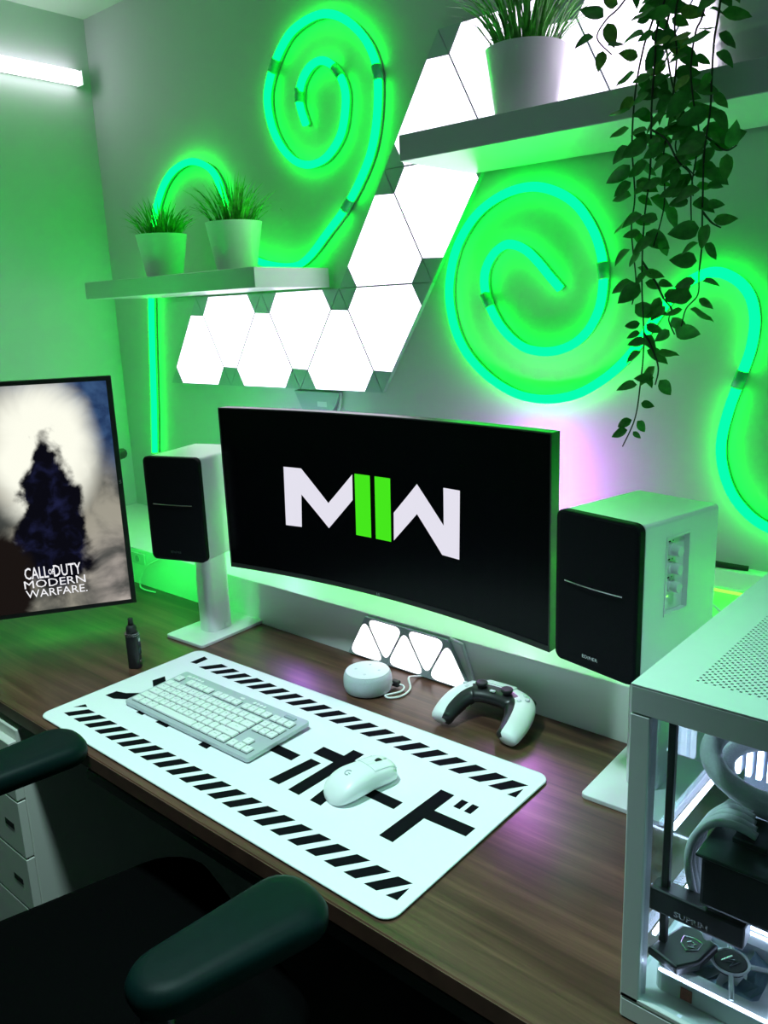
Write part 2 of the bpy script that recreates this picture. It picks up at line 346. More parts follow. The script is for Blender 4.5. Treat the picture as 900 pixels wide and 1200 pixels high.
for wx0, wx1, wy0, wy1 in ((X0, X0+15*U, YB, YB+5*U), (X0, X0+U, yF, yF+U), (X0+2*U, X0+6*U, yF, yF+U), (X0+6.5*U, X0+10.5*U, yF, yF+U), (X0+11*U, X0+15*U, yF, yF+U), (XN, XN+3*U, yF, yF+U), (XN, XN+3*U, YB+3*U, YB+5*U), (XN, XN+3*U, YB, YB+U), (XN+U, XN+2*U, YB+U+.0002, YB+2*U)):
    obj('key_well', tilt(box(wx0+.0008, wx1-.0008, wy0+.0008, wy1-.0008, .0148, .0153)), 'well', kb)
cap = {}
LEG = {}
for (x, y, w, lab) in keys:
    k = round(w, 2)
    if k not in cap:
        W2 = k*U/2-.0010
        bm = loft([[(a, b_, 0) for a, b_ in rrect(-W2, W2, -.0085, .0085, .0015, 2)], [(a, b_, .0035) for a, b_ in rrect(-W2+.0006, W2-.0006, -.0079, .0079, .0018, 2)], [(a, b_, .0045) for a, b_ in rrect(-W2+.0014, W2-.0014, -.0071, .0071, .002, 2)]])
        bmesh.ops.recalc_face_normals(bm, faces=bm.faces)
        me = bpy.data.meshes.new('key'); bm.to_mesh(me); bm.free(); me.materials.append(MT['key']); cap[k] = me
    cxk, cyk = x+w*U/2, y+U/2
    ko = link('key', cap[k], None, kb, (cxk, cyk, .0176+.055*(cyk+.075)), (.055, 0, 0))
    if lab:
        if lab not in LEG:
            b = text_bm(lab, .0065 if len(lab) == 1 else .0038); me = bpy.data.meshes.new('legend'); b.to_mesh(me); b.free(); me.materials.append(MT['legend']); LEG[lab] = me
        link('legend', LEG[lab], None, ko, (0, .001, .0046))
for grp, xs in ((0, (-.142, -.1325, -.123, -.1135)), (1, (.047, .0565, .066, .0755))):
    for x in xs: obj('media_button', lathe([(0, .0155), (.0038, .0155), (.0038, .0172), (.003, .0178), (0, .0178)], 14), 'key', kb, (x, .0615, .055*.1365), smooth=True)
for x in (-.155, .012): obj('mode_button', prism(rrect(-.006, .006, -.003, .003, .002, 3), .0152, .0168), 'key', kb, (x, .0615, .055*.1365))
vw = obj('volume_roller', box(.132, .160, .0575, .0655, .0145, .0192, .0015), 'grey', kb, (0, 0, .055*.1365))
obj('status_light', box(-.1625, -.1605, .060, .0625, .0150, .0156), 'greenled', kb, (0, 0, .055*.1365))
kb.scale = (1, 1, .68)
# ================================================================ MOUSE
ms = thing('mouse', 'white wireless mouse with grey round logo on the desk mat', 'mouse', (.674, .200, .0045), math.radians(-9))
def mouse_sec(t, dz=0, gx=0):
    y = -.0625+.125*t
    w = .0318*(1-.10*math.exp(-((t-.62)/.16)**2))*min(1, math.sin(math.pi*min(max(t, .0), 1)*.94+.10)**.42 if 0 <= t <= 1 else 1)
    h = .0395*(math.sin(math.pi*(.10+.80*t**.80))**.85) if t > 0 else .004
    return y, w, h
def mouse_h(t):
    return .012+.0275*max(0, 1-((t-.40)/.62)**2)**.9*(1 if t > .12 else (t/.12)**.45)
secs = []
NT = 26
for i in range(NT+1):
    t = i/NT; tt = .5-.5*math.cos(math.pi*t)
    y = -.0625+.125*tt
    w = .0318*(1-((2*tt-1)**2)**2.6*.999)**.36 if 0 < tt < 1 else .0045
    w *= 1-.09*math.exp(-((tt-.60)/.18)**2)
    h = .0385*(max(0, 1-((tt-.40)/(.41 if tt < .4 else .86))**2))**.5
    h = max(h, .006)
    if tt > .9: h = min(h, .022)
    ring = []
    for k in range(20):
        a = 2*math.pi*k/20; cx_, sx_ = math.cos(a), math.sin(a)
        x = w*abs(cx_)**.75*(1 if cx_ > 0 else -1); z = (.5*h+.5*h*abs(sx_)**.62*(1 if sx_ > 0 else -1))
        ring.append((x, y, z+.0004))
    secs.append(ring)
obj('shell', loft(secs), 'mouse', ms, smooth=True)
def mouse_top(x, y):
    tt = (y+.0625)/.125; w = .0318*(1-((2*tt-1)**2)**2.6*.999)**.36*(1-.09*math.exp(-((tt-.60)/.18)**2))
    h = .0385*(max(0, 1-((tt-.40)/(.41 if tt < .4 else .86))**2))**.5
    u = min(abs(x)/w, .999); a = math.acos(u**(1/.75)); return .5*h+.5*h*math.sin(a)**.62+.0004
for sg in (-1, 1):   # main buttons, proud of the shell by half a millimetre
    bm = bmesh.new(); g_ = [[bm.verts.new((sg*(.0026+(.0225-.0026)*i/6), .012+.044*j/6, mouse_top(sg*(.0026+(.0225-.0026)*i/6), .012+.044*j/6)+.0001)) for i in range(7)] for j in range(7)]
    for j in range(6):
        for i in range(6): bm.faces.new((g_[j][i], g_[j][i+1], g_[j+1][i+1], g_[j+1][i]))
    r = bmesh.ops.extrude_face_region(bm, geom=bm.faces[:]); bmesh.ops.translate(bm, verts=[v for v in r['geom'] if isinstance(v, bmesh.types.BMVert)], vec=(0, 0, -.0025))
    obj('button', bm, 'mouse', ms, smooth=True)
wb = bmesh.new(); bmesh.ops.create_cone(wb, cap_ends=True, segments=20, radius1=.0085, radius2=.0085, depth=.0046, matrix=Matrix.Translation((0, .036, mouse_top(0, .036)-.0055)) @ Matrix.Rotation(1.5708, 4, 'Y'))
obj('button_seam', tube([(x, y, mouse_top(x, y)+.0001) for x, y in [(-.0225, .056-.044*k/8) for k in range(9)]+[(-.0225+.045*k/12, .012) for k in range(1, 13)]+[(.0225, .012+.044*k/8) for k in range(1, 9)]], .00035, 5, (0, 0, 1)), 'logo', ms)
obj('scroll_wheel', wb, 'rubber', ms, smooth=True)
bm = None   # round open logo with an inward bar
arc = [(.0052*math.cos(math.radians(a)), .0052*math.sin(math.radians(a))) for a in range(70, 321, 25)]
pts = [(x, -.024+y, mouse_top(x, -.024+y)+.0004) for x, y in arc]+[]
bm = tube(pts, .0010, 6, (0, 0, 1)); bm = tube([(.0012+.004*k/4, -.0245, mouse_top(.0012+.004*k/4, -.0245)+.0004) for k in range(5)], .0010, 6, (0, 0, 1), bm=bm)
obj('logo', bm, 'logo', ms)
# ================================================================ SMART SPEAKER
sd = thing('smart_speaker', 'small round pale grey smart speaker beside the triangular lights', 'smart speaker', (.440, .475, 0))
obj('fabric_body', lathe([(0, .0005), (.040, .0005), (.046, .004), (.0488, .012), (.0492, .022), (.0482, .033), (.0455, .040), (.0435, .0418), (0, .0418)], 40), 'mesh', sd, smooth=True, ang=40)
tp = obj('top_plate', lathe([(0, .0419), (.0432, .0419), (.0437, .0428), (.042, .0436), (0, .0436)], 40), 'whitesat', sd, smooth=True, ang=40)
for a in range(4): obj('button', lathe([(0, .0436), (.003, .0436), (.0028, .0440), (0, .0440)], 12), 'greywhite', tp, (.024*math.cos(a*1.5708+.5), .024*math.sin(a*1.5708+.5), 0))
obj('power_cable', tube(catmull([(.034, .034, .012), (.055, .045, .006), (.062, .030, .0025), (.052, .006, .0022), (.048, -.004, .0022), (.062, -.006, .0022), (.076, .016, .0022), (.070, .048, .004), (.052, .065, .014), (.046, .082, .010), (.047, .10, .004), (.055, .113, .003)], 6), .0021, 6, (0, 0, 1)), 'whitesat', sd, smooth=True)
obj('plug', box(.030, .048, .034, .046, .004, .016, .002), 'blackmat', sd)
# ================================================================ GAME CONTROLLER
gc = thing('game_controller', 'white and black game controller resting against the ledge', 'game controller', (.712, .512, 0), math.radians(3))
path = catmull([(-.066, -.068, .014), (-.068, -.045, .023), (-.063, -.012, .034), (-.050, .012, .041), (-.026, .021, .044), (0, .023, .044), (.026, .021, .044), (.050, .012, .041), (.063, -.012, .034), (.068, -.045, .023), (.066, -.068, .014)], 5)
def gcab(t):
    u = abs(2*t-1)          # 1 at grips, 0 centre
    A = .030 if u < .30 else .030-.010*((u-.30)/.70)**1.3
    if u > .94: A *= max(.5, 1-((u-.94)/.06)**2*.5)
    B = .0165 if u < .4 else .0165+.003*math.sin((u-.4)/.6*math.pi)-.002*((u-.4)/.6)
    if u > .94: B *= max(.5, 1-((u-.94)/.06)**2*.5)
    return A, B
full = tube(path, 0, 20, (0, 0, 1), gcab)
LT = [(p, i/(len(path)-1)) for i, p in enumerate(path)]
def split(bm, keep):
    b2 = bm.copy(); bmesh.ops.delete(b2, geom=[f for f in b2.faces if not keep(f)], context='FACES'); return b2
def inner(f):
    c_ = f.calc_center_median(); j = min(range(len(path)), key=lambda k: (path[k]-c_).length_squared); t = j/(len(path)-1); u = abs(2*t-1)
    t_ = (path[min(j+1, len(path)-1)]-path[max(j-1, 0)]).normalized(); side = t_.cross(Vector((0, 0, 1))).normalized()   # points to inner/front (towards -y at centre)
    A, B = gcab(t); s_ = (c_-path[j]).dot(side)/A
    if u < .34: return s_ > -.12
    return s_ > .22 and c_.z > path[j].z-.008
blackp = split(full, inner); whitep = split(full, lambda f: not inner(f)); full.free()
obj('white_shell', whitep, 'whitesat', gc, smooth=True); obj('black_centre', blackp, 'black', gc, smooth=True)
for sg in (-1, 1):
    st = obj('thumb_stick', lathe([(0, .052), (.008, .052), (.0075, .066), (.0105, .068), (.0115, .071), (.0105, .0735), (.008, .0725), (0, .0715)], 20), 'blackmat', gc, (sg*.0265, .010, -.004), smooth=True)
tpad = obj('touch_pad', loft([[(x, y, .0520) for x, y in rrect(-.030, .030, .026, .046, .005, 4)], [(x*1.0, y, .0622-.20*(y-.026)) for x, y in rrect(-.030, .030, .026, .046, .005, 4)]]), 'whitesat', gc)
for k in range(4):
    a = k*math.pi/2
    obj('action_button', lathe([(0, .058), (.0045, .058), (.0045, .0625), (.0035, .0635), (0, .0637)], 14), 'greywhite', gc, (.055+.0105*math.cos(a), .014+.0105*math.sin(a), -.006), smooth=True)
    obj('direction_button', prism(rrect(-.0035, .0035, -.0045, .0045, .0015, 3), .058, .0628, .0006), 'greywhite', gc, (-.055+.0095*math.cos(a), .014+.0095*math.sin(a), -.006), (0, 0, a+math.pi/2))
for sg in (-1, 1): obj('trigger', loft([[(sg*.050+x*.016, .036+.004*k, .040+z*.010-.002*k) for x, z in circ(0, 0, 1, 14)] for k in range(4)]), 'black', gc, smooth=True)
obj('home_button', prism(rrect(-.005, .005, -.003, .003, .0015, 3), .060, .0620), 'greywhite', gc, (0, .004, -.001))
# ================================================================ VAPE PEN
vp = thing('vape_pen', 'small black vape device with shiny side panel standing by the desk mat', 'vape device', (-.046, .250, 0), math.radians(35))
obj('body', loft([[(x, y, z) for x, y in rrect(-w, w, -dd, dd, .008, 5)] for z, w, dd in ((0, .0125, .0105), (.002, .0138, .0118), (.078, .0138, .0118), (.081, .0125, .0108))]), 'black', vp, smooth=True, ang=30)
obj('pod', lathe([(0, .081), (.0115, .081), (.0118, .090), (.0105, .096), (.0065, .099), (0, .099)], 20), 'blackmat', vp, smooth=True)
obj('mouthpiece', lathe([(0, .099), (.0062, .099), (.0052, .108), (.0058, .114), (.0035, .115), (0, .1145)], 18), 'blackmat', vp, smooth=True)
obj('side_panel', box(.0137, .0142, -.007, .007, .030, .074, .0002, 1), mat('blue black glossy panel', (.03, .05, .07), .12, var=.3, scale=60), vp)
for z in (.0765, .0805): obj('silver_ring', prism(rrect(-.0141, .0141, -.0121, .0121, .008, 5), z-.0005, z+.0003), 'silver', vp)
obj('fire_button', prism(circ(0, .064, .004, 16), .0141, .0149, axis='x'), 'silver', vp)
obj('charging_port', box(.0137, .0144, -.004, .004, .012, .018, .0002, 1), 'silver', vp)
# ================================================================ BOOKSHELF SPEAKERS AND STANDS
def speaker(loc, rz, label, controls):
    t = thing('bookshelf_speaker', label, 'speaker', loc, rz, 'bookshelf speakers on stands')
    W2, H, D = .073, .234, .19
    pts = rrect(-W2, W2, .002, H, .007, 3)
    if not controls:
        obj('cabinet', prism(pts, .016, D, .0012, 'y'), 'white', t)
    else:
        bm = prism(pts, .016, D, .0012, 'y'); ho = obj('cabinet', bm, 'white', t)
        cut = obj('cut', box(W2-.009, W2+.02, .066, .118, .092, .205), 'white', t)
        md = ho.modifiers.new('b', 'BOOLEAN'); md.object = cut; md.operation = 'DIFFERENCE'; md.solver = 'EXACT'
        bpy.context.view_layer.update(); me = bpy.data.meshes.new_from_object(ho.evaluated_get(bpy.context.evaluated_depsgraph_get()))
        ho.modifiers.clear(); ho.data = me; bpy.data.objects.remove(cut)
        pf = obj('control_panel', box(W2-.0089, W2-.0075, .067, .117, .093, .204), 'whitesat', t)
        fr = prism(rrect(.063, .121, .089, .208, .003, 2), W2-.0005, W2+.0012, axis='x'); 
        fr.free()
        for y0, y1, z0, z1 in ((.063, .0665, .089, .208), (.1175, .121, .089, .208), (.0665, .1175, .089, .0925), (.0665, .1175, .2045, .208)): obj('panel_trim', box(W2-.0008, W2+.0012, y0, y1, z0, z1), 'whitesat', t)
        for k, z in enumerate((.184, .157, .130)):
            kn = obj('knob', lathe([(0, 0), (.0095, 0), (.0095, .004), (.008, .005), (.0078, .015), (.0068, .0165), (0, .0168)], 24), 'whitesat', pf, (W2-.0075, .086, z), (0, math.pi/2, 0), smooth=True, ang=35)
            obj('knob_legend', box(W2-.0076, W2-.0072, .078, .084, z+.0115, z+.0135), 'ink', pf)
            obj('knob_dot', box(W2-.0076, W2-.0072, .089, .0905, z+.0115, z+.0135), 'ink', pf)
        obj('power_light', box(W2-.0076, W2-.0070, .079, .083, .113, .1155), 'greenled', pf)
    # grille: slightly bowed front, rounded corners
    bm = prism(rrect(-W2-.0008, W2+.0008, 0, H+.002, .013, 5), 0, .0155, .003, 'y')
    for v in bm.verts:
        if v.co.y < .008: v.co.y -= .006*(1-(v.co.x/W2)**2)
    gr = obj('grille', bm, 'cloth', t, smooth=False)
    n = 12; b2 = bmesh.new()
    tb = tube([(-.052+.104*k/n, -.0008-.006*(1-((-.052+.104*k/n)/W2)**2), .130) for k in range(n+1)], .0011, 6, (0, 0, 1))
    b2.free(); obj('silver_line', tb, 'silver', gr)
    tx = text_bm('EDIFIER', .0072, off=0, sx=1.15, space=1.05)
    for v in tx.verts: v.co = Vector((v.co.x, -.0012-.006*(1-(v.co.x/W2)**2)-.0002, v.co.y+.022))
    obj('brand_lettering', tx, 'silver', gr)
    for x in (-.05, .05):
        for y in (.03, .165): obj('rubber_foot', lathe([(0, 0), (.007, 0), (.007, .0025), (0, .0025)], 12), 'rubber', t, (x, y, 0))
    return t
def stand(loc, rz, label):
    t = thing('speaker_stand', label, 'speaker stand', loc, rz, 'white speaker stands on the desk')
    obj('base_plate', prism(rrect(-.066, .066, -.10, .10, .008, 4), 0, .008, .0015), 'alu', t)
    obj('column', loft([[(x, y, z) for x, y in rrect(-w, w, -.036, .036, .018, 6)] for z, w in ((.008, .026), (.2055, .026))]), 'alu', t, smooth=True, ang=40)
    obj('top_plate', prism(rrect(-.06, .06, -.075, .075, .008, 4), .2055, .2105, .001), 'alu', t)
    obj('cable_clip', box(.026, .029, .005, .02, .012, .022, .001, 1), 'whitesat', t)
RZR, RZL = -.211, .314
speaker((.965, .403, .2106), RZR, 'white bookshelf speaker with black grille and three side knobs', True)
speaker((-.040, .384, .2106), RZL, 'white bookshelf speaker with black grille between the two screens', False)
def sp_c(x, y, rz, dd): return (x-math.sin(rz)*dd, y+math.cos(rz)*dd)
cx_, cy_ = sp_c(.965, .403, RZR, .105); stand((cx_+.03, cy_-.01, 0), math.radians(2), 'white column stand under the speaker with side knobs')
cx_, cy_ = sp_c(-.040, .384, RZL, .105); stand((cx_-.006, cy_+.012, 0), math.radians(3), 'white column stand under the speaker between the two screens')
# ================================================================ MAIN CURVED SCREEN
XC, HWID, ZB, ZT = .444, .410, .188, .549
def cyv(x): return .47+.042*(1-((x-XC)/HWID)**2)
mon = thing('ultrawide_monitor', 'wide curved black monitor showing a white and green logo', 'monitor', (XC, .70, HL))
O = Vector((XC, .70, HL))
def curved(x0, x1, z0, z1, yo0, yo1, n=24, bm=None):
    secs = []
    for i in range(n+1):
        x = x0+(x1-x0)*i/n; y = cyv(x)
        secs.append([Vector((x, y+yo0, z0))-O, Vector((x, y+yo1, z0))-O, Vector((x, y+yo1, z1))-O, Vector((x, y+yo0, z1))-O])
    return loft(secs, bm)
obj('housing', curved(XC-HWID, XC+HWID, ZB, ZT, .002, .026), 'black', mon)
sc = obj('screen', curved(XC-HWID+.003, XC+HWID-.003, ZB+.010, ZT-.003, .0012, .0021), 'screen', mon)
for a in ((XC-HWID, XC+HWID, ZB, ZB+.0095), (XC-HWID, XC+HWID, ZT-.0025, ZT), (XC-HWID, XC-HWID+.0025, ZB+.0095, ZT-.0025), (XC+HWID-.0025, XC+HWID, ZB+.0095, ZT-.0025)): obj('bezel', curved(*a, 0, .0021, 16 if a[1]-a[0] > .1 else 1), 'blackmat', mon)
bb = loft([[Vector((XC+x*w, cyv(XC)+.018+yy, .37+z*h))-O for x, z in rrect(-1, 1, -1, 1, .3, 4)] for yy, w, h in ((0, .30, .145), (.03, .26, .12), (.045, .15, .09), (.055, .07, .07))])
obj('rear_cover', bb, 'blackmat', mon, smooth=True, ang=40)
obj('arm', tube([Vector((XC, .562, .37))-O, Vector((XC+.01, .66, .37))-O, Vector((XC-.02, .78, .37))-O, Vector((XC, YW-.012, .37))-O], .017, 12, (0, 0, 1)), 'blackmat', mon, smooth=True)
obj('wall_plate', box(-.06, .06, YW-.012-O.y, YW-.0005-O.y, .30-O.z, .44-O.z, .002, 1), 'blackmat', mon)
def logo(pts, mt):
    b = bmesh.new(); b.faces.new([b.verts.new((x, 0, z)) for x, z in pts]); bmesh.ops.triangulate(b, faces=b.faces[:]); bmesh.ops.subdivide_edges(b, edges=b.edges[:], cuts=3, use_grid_fill=True)
    for v in b.verts: v.co = Vector((v.co.x, cyv(v.co.x)+.0008, v.co.z))-O
    return obj('logo_letter', b, mt, sc)
logo([(.203, .430), (.251, .430), (.320, .364), (.388, .430), (.386, .378), (.318, .311), (.246, .376), (.243, .304), (.199, .303)], 'logow')
logo([(.394, .432), (.434, .432), (.431, .307), (.391, .307)], 'logog'); logo([(.446, .432), (.486, .432), (.483, .307), (.443, .307)], 'logog')
logo([(.492, .366), (.553, .429), (.616, .360), (.617, .430), (.656, .430), (.652, .303), (.611, .304), (.551, .372), (.490, .311)], 'logow')
tx = text_bm('LG', .007)
for v in tx.verts: v.co = Vector((v.co.x+XC, cyv(XC)-.0004, v.co.y+ZB+.0048))-O
obj('brand_lettering', tx, 'logo', mon)
for gx, z0, z1, lab in ((.585, .27, .47, 'violet glowing light bar on the wall behind the wide monitor, speaker knob side'), (-.16, .26, .41, 'violet glowing light bar on the wall behind the wide monitor, portrait screen side')):
    gb = thing('glow_bar', lab, 'light bar', (gx, YW, z0), 0, 'violet light bars behind the monitor')
    obj('mount', box(-.012, .012, -.094, -.0005, (z1-z0)/2-.02, (z1-z0)/2+.02, .002, 1), 'blackmat', gb)
    obj('glowing_face', box(-.010, .010, -.105, -.0945, 0, z1-z0, .003), 'monback' if gx > 0 else 'monback2', gb)
# ================================================================ PORTRAIT SCREEN
MR = Vector((-.228, .378, 0)); ax = Vector((.525, .85, 0)).normalized(); MW, MH, MZ = .325, .545, .074
ctr = MR-ax*(MW/2)
pm = thing('portrait_monitor', 'tall portrait monitor showing a smoky game poster with white lettering', 'monitor', (ctr.x, ctr.y, 0), math.atan2(ax.y, ax.x))
obj('housing', box(-MW/2, MW/2, .0015, .03, MZ, MZ+MH, .002, 1), 'black', pm)
obj('rear_cover', box(-.09, .09, .03, .062, MZ+.1, MZ+MH-.1, .02, 3), 'blackmat', pm)
def poster():
    M = bpy.data.materials.new('smoky poster on screen'); M.use_nodes = True; t = M.node_tree; t.nodes.clear(); N = t.nodes.new; K = t.links.new
    co = N('ShaderNodeTexCoord'); sx = N('ShaderNodeSeparateXYZ'); K(co.outputs['Object'], sx.inputs[0])
    def math_(op, a, b=None, c=None):
        n = N('ShaderNodeMath'); n.operation = op
        for i, v in enumerate((a, b, c)):
            if v is None: continue
            if isinstance(v, (int, float)): n.inputs[i].default_value = v
            else: K(v, n.inputs[i])
        return n.outputs[0]
    def rng(v, a, b, smooth=True):
        n = N('ShaderNodeMapRange'); n.interpolation_type = 'SMOOTHSTEP'; K(v, n.inputs[0]); n.inputs[1].default_value = a; n.inputs[2].default_value = b; return n.outputs[0]
    def noise(sc_, det=5, dis=0):
        n = N('ShaderNodeTexNoise'); n.inputs['Scale'].default_value = sc_; n.inputs['Detail'].default_value = det; n.inputs['Distortion'].default_value = dis; K(co.outputs['Object'], n.inputs['Vector']); return n.outputs['Fac']
    def mix(f, a, b):
        n = N('ShaderNodeMix'); n.data_type = 'RGBA'; K(f, n.inputs[0])
        for i, v in ((6, a), (7, b)):
            if isinstance(v, tuple): n.inputs[i].default_value = (*v, 1)
            else: K(v, n.inputs[i])
        return n.outputs[2]
    x, z = sx.outputs[0], sx.outputs[2]
    n1 = noise(9, 6, .5); n2 = noise(26, 6, .4)
    zz = math_('SUBTRACT', z, MZ); nz = math_('DIVIDE', zz, MH); nx = math_('DIVIDE', x, MW)   # nx -.5...5, nz 0..1
    # light glow around (-.05,.70)
    dx = math_('SUBTRACT', nx, -.02); dz = math_('SUBTRACT', nz, .70)
    dg = math_('SUBTRACT', math_('ADD', dx, math_('MULTIPLY', dz, .9)), -.05)     # diagonal band
    r2 = math_('ADD', math_('MULTIPLY', math_('MULTIPLY', dx, dx), 3.2), math_('MULTIPLY', math_('MULTIPLY', dz, dz), 4.5))
    r2 = math_('ADD', r2, math_('MULTIPLY', math_('SUBTRACT', n1, .5), .45))
    glow = math_('SUBTRACT', 1, rng(r2, .12, .62))
    base = mix(rng(n1, .38, .66), (.05, .055, .05), (.33, .31, .25))
    blue = mix(rng(n2, .3, .7), (.012, .03, .09), (.04, .09, .20))
    up_ = rng(math_('ADD', math_('ADD', nz, math_('MULTIPLY', nx, .55)), math_('MULTIPLY', math_('SUBTRACT', n1, .5), .3)), .72, 1.0)
    c1 = mix(up_, base, blue)
    c2 = mix(glow, c1, (.95, .95, .82))
    # low pale dust, warmer to the right
    low = math_('MULTIPLY', rng(nx, .05, .45), math_('SUBTRACT', 1, rng(nz, .10, .42)))
    c3 = mix(math_('MULTIPLY', low, rng(n1, .3, .7)), c2, (.62, .54, .50))
    # dark drifting smoke column in the middle
    ex = math_('DIVIDE', math_('ADD', math_('SUBTRACT', nx, .00), math_('MULTIPLY', math_('SUBTRACT', n1, .5), .42)), math_('SUBTRACT', .36, math_('MULTIPLY', nz, .26))); ez = math_('DIVIDE', math_('SUBTRACT', nz, .43), .36)
    e2 = math_('ADD', math_('ADD', math_('MULTIPLY', ex, ex), math_('MULTIPLY', ez, ez)), math_('MULTIPLY', math_('SUBTRACT', n2, .5), 1.0))
    smoke = math_('SUBTRACT', 1, rng(e2, .65, 1.15))
    c4 = mix(smoke, c3, mix(rng(n2, .45, .75), (.003, .003, .006), (.012, .014, .05)))
    e2b = math_('ADD', math_('ADD', math_('MULTIPLY', math_('MULTIPLY', math_('ADD', nx, .42), math_('ADD', nx, .42)), 14), math_('MULTIPLY', math_('MULTIPLY', math_('SUBTRACT', nz, .16), math_('SUBTRACT', nz, .16)), 16)), math_('MULTIPLY', math_('SUBTRACT', n2, .5), 1.0))
    c5 = mix(math_('SUBTRACT', 1, rng(e2b, .55, 1.2)), c4, (.010, .007, .006))
    e = N('ShaderNodeEmission'); K(c5, e.inputs[0]); e.inputs[1].default_value = 1.05; o = N('ShaderNodeOutputMaterial'); K(e.outputs[0], o.inputs[0]); return M
ps = obj('screen', box(-MW/2+.006, MW/2-.012, .0004, .0014, MZ+.010, MZ+MH-.010), poster(), pm)
for a in ((-MW/2, MW/2, MZ, MZ+.0098), (-MW/2, MW/2, MZ+MH-.0098, MZ+MH), (-MW/2, -MW/2+.0058, MZ+.0098, MZ+MH-.0098), (MW/2-.0118, MW/2, MZ+.0098, MZ+MH-.0098)): obj('bezel', box(a[0], a[1], 0, .0014, a[2], a[3]), 'blackmat', pm)
for txt, size, zc, sxx, off, xc in (('CALL', .040, .113, .56, .0004, -.052), ('OF', .018, .113, .56, .0004, -.0195), ('DUTY', .040, .113, .58, .0004, .0150), ('MODERN', .027, .087, 1.22, 0, -.014), ('WARFARE.', .027, .064, 1.06, 0, -.012)):
    tx = text_bm(txt, size, off=off, sx=sxx)
    for v in tx.verts: v.co = Vector((v.co.x+xc, .0002, v.co.y+MZ+zc-.012))
    obj('lettering', tx, 'textw', ps)
tx = text_bm('LG', .007)
for v in tx.verts: v.co = Vector((MW/2-.006-v.co.y, -.0002, v.co.x+MZ+MH*.55))
obj('brand_lettering', tx, 'logo', pm)
obj('wall_arm', tube([(0, .055, MZ+MH/2), (0, .12, MZ+MH/2), (-.02, .30, MZ+MH/2), (.16, .62, MZ+MH/2), ], .016, 10, (0, 0, 1)), 'blackmat', pm, smooth=True)
for p in ((MW/2-.016, MW/2-.008, MZ+.02, MZ+MH-.03), (-MW/2+.05, MW/2-.05, MZ+.012, MZ+.018), (-MW/2+.05, MW/2-.05, MZ+MH-.05, MZ+MH-.044), (-MW/2+.02, -MW/2+.026, MZ+.05, MZ+MH-.06)):
    obj('back_light', box(p[0], p[1], .0305, .0425, p[2], p[3]), 'portled', pm)
# ================================================================ LEDGE LED STRIP
tl = thing('light_bar', 'glowing green bar clipped under the cable trunking', 'light strip', (1.0, YW-.018, .1905))
obj('carrier', box(-1.72, 1.5, -.008, .008, .008, .0142), 'whitesat', tl); obj('glowing_face', box(-1.72, 1.5, -.006, .006, 0, .008, .002), 'ledge', tl)
# ================================================================ LIGHT PANELS ON THE WALL
SD = .2985; HT = SD*math.sqrt(3)/2
def lat(i, r): # lattice vertex, row r, half steps i
    z = .540+r*HT; return (-.7805+.006+SD/2*i+.030*(z-.54)/.52, z)
V = dict(L=(0, 0), A0=(2, 0), A1=(4, 0), A2=(6, 0), B0=(1, 1), B1=(3, 1), B2=(5, 1), B3=(7, 1), C=(6, 2), E=(8, 2), G=(10, 2), D=(7, 3), F=(9, 3), H=(11, 3), I=(10, 4), J=(12, 4), K=(12, 2), M=(13, 3))
TRI = [('L', 'A0', 'B0', 'the lowest row, at its far end'), ('B0', 'A0', 'B1', 'the lowest row, second from its far end'), ('A0', 'A1', 'B1', 'the lowest row, third from its far end'), ('B1', 'A1', 'B2', 'the lowest row, fourth from its far end'), ('A1', 'A2', 'B2', 'the lowest row, fifth from its far end'), ('B2', 'A2', 'B3', 'the lowest row, where the line turns upwards'),
       ('B2', 'B3', 'C', 'the climbing line, just above the turn'), ('C', 'B3', 'E', 'the climbing line, just below the right shelf'), ('C', 'E', 'D', 'the climbing line, behind the shelf end'), ('D', 'E', 'F', 'the upper row behind the grass pot'), ('E', 'G', 'F', 'the upper row, base hidden by the shelf'), ('F', 'G', 'H', 'the upper row behind the trailing plant'), ('F', 'H', 'I', 'the topmost row above the trailing plant'), ('I', 'H', 'J', 'the topmost row at its right end'), ('G', 'K', 'H', 'the upper row beside the ridged metal pot'), ('H', 'K', 'M', 'the upper row behind the ridged metal pot')]
def shrink(P, k):
    cx = sum(p[0] for p in P)/3; cz = sum(p[1] for p in P)/3; r = HT/3; f = (r-k)/r
    return [(cx+(p[0]-cx)*f, cz+(p[1]-cz)*f) for p in P]
def trunc(P, q, n=1):
    out = []
    for i in range(3):
        a, b, c_ = Vector(P[i]), Vector(P[i-1]), Vector(P[(i+1) % 3])
        p0 = a+(b-a).normalized()*q; p1 = a+(c_-a).normalized()*q
        if n == 1: out += [p0[:], p1[:]]
        else:
            for k in range(n+1):
                t = k/n; out.append(((1-t)**2*p0+2*t*(1-t)*a+t*t*p1)[:])
    return out
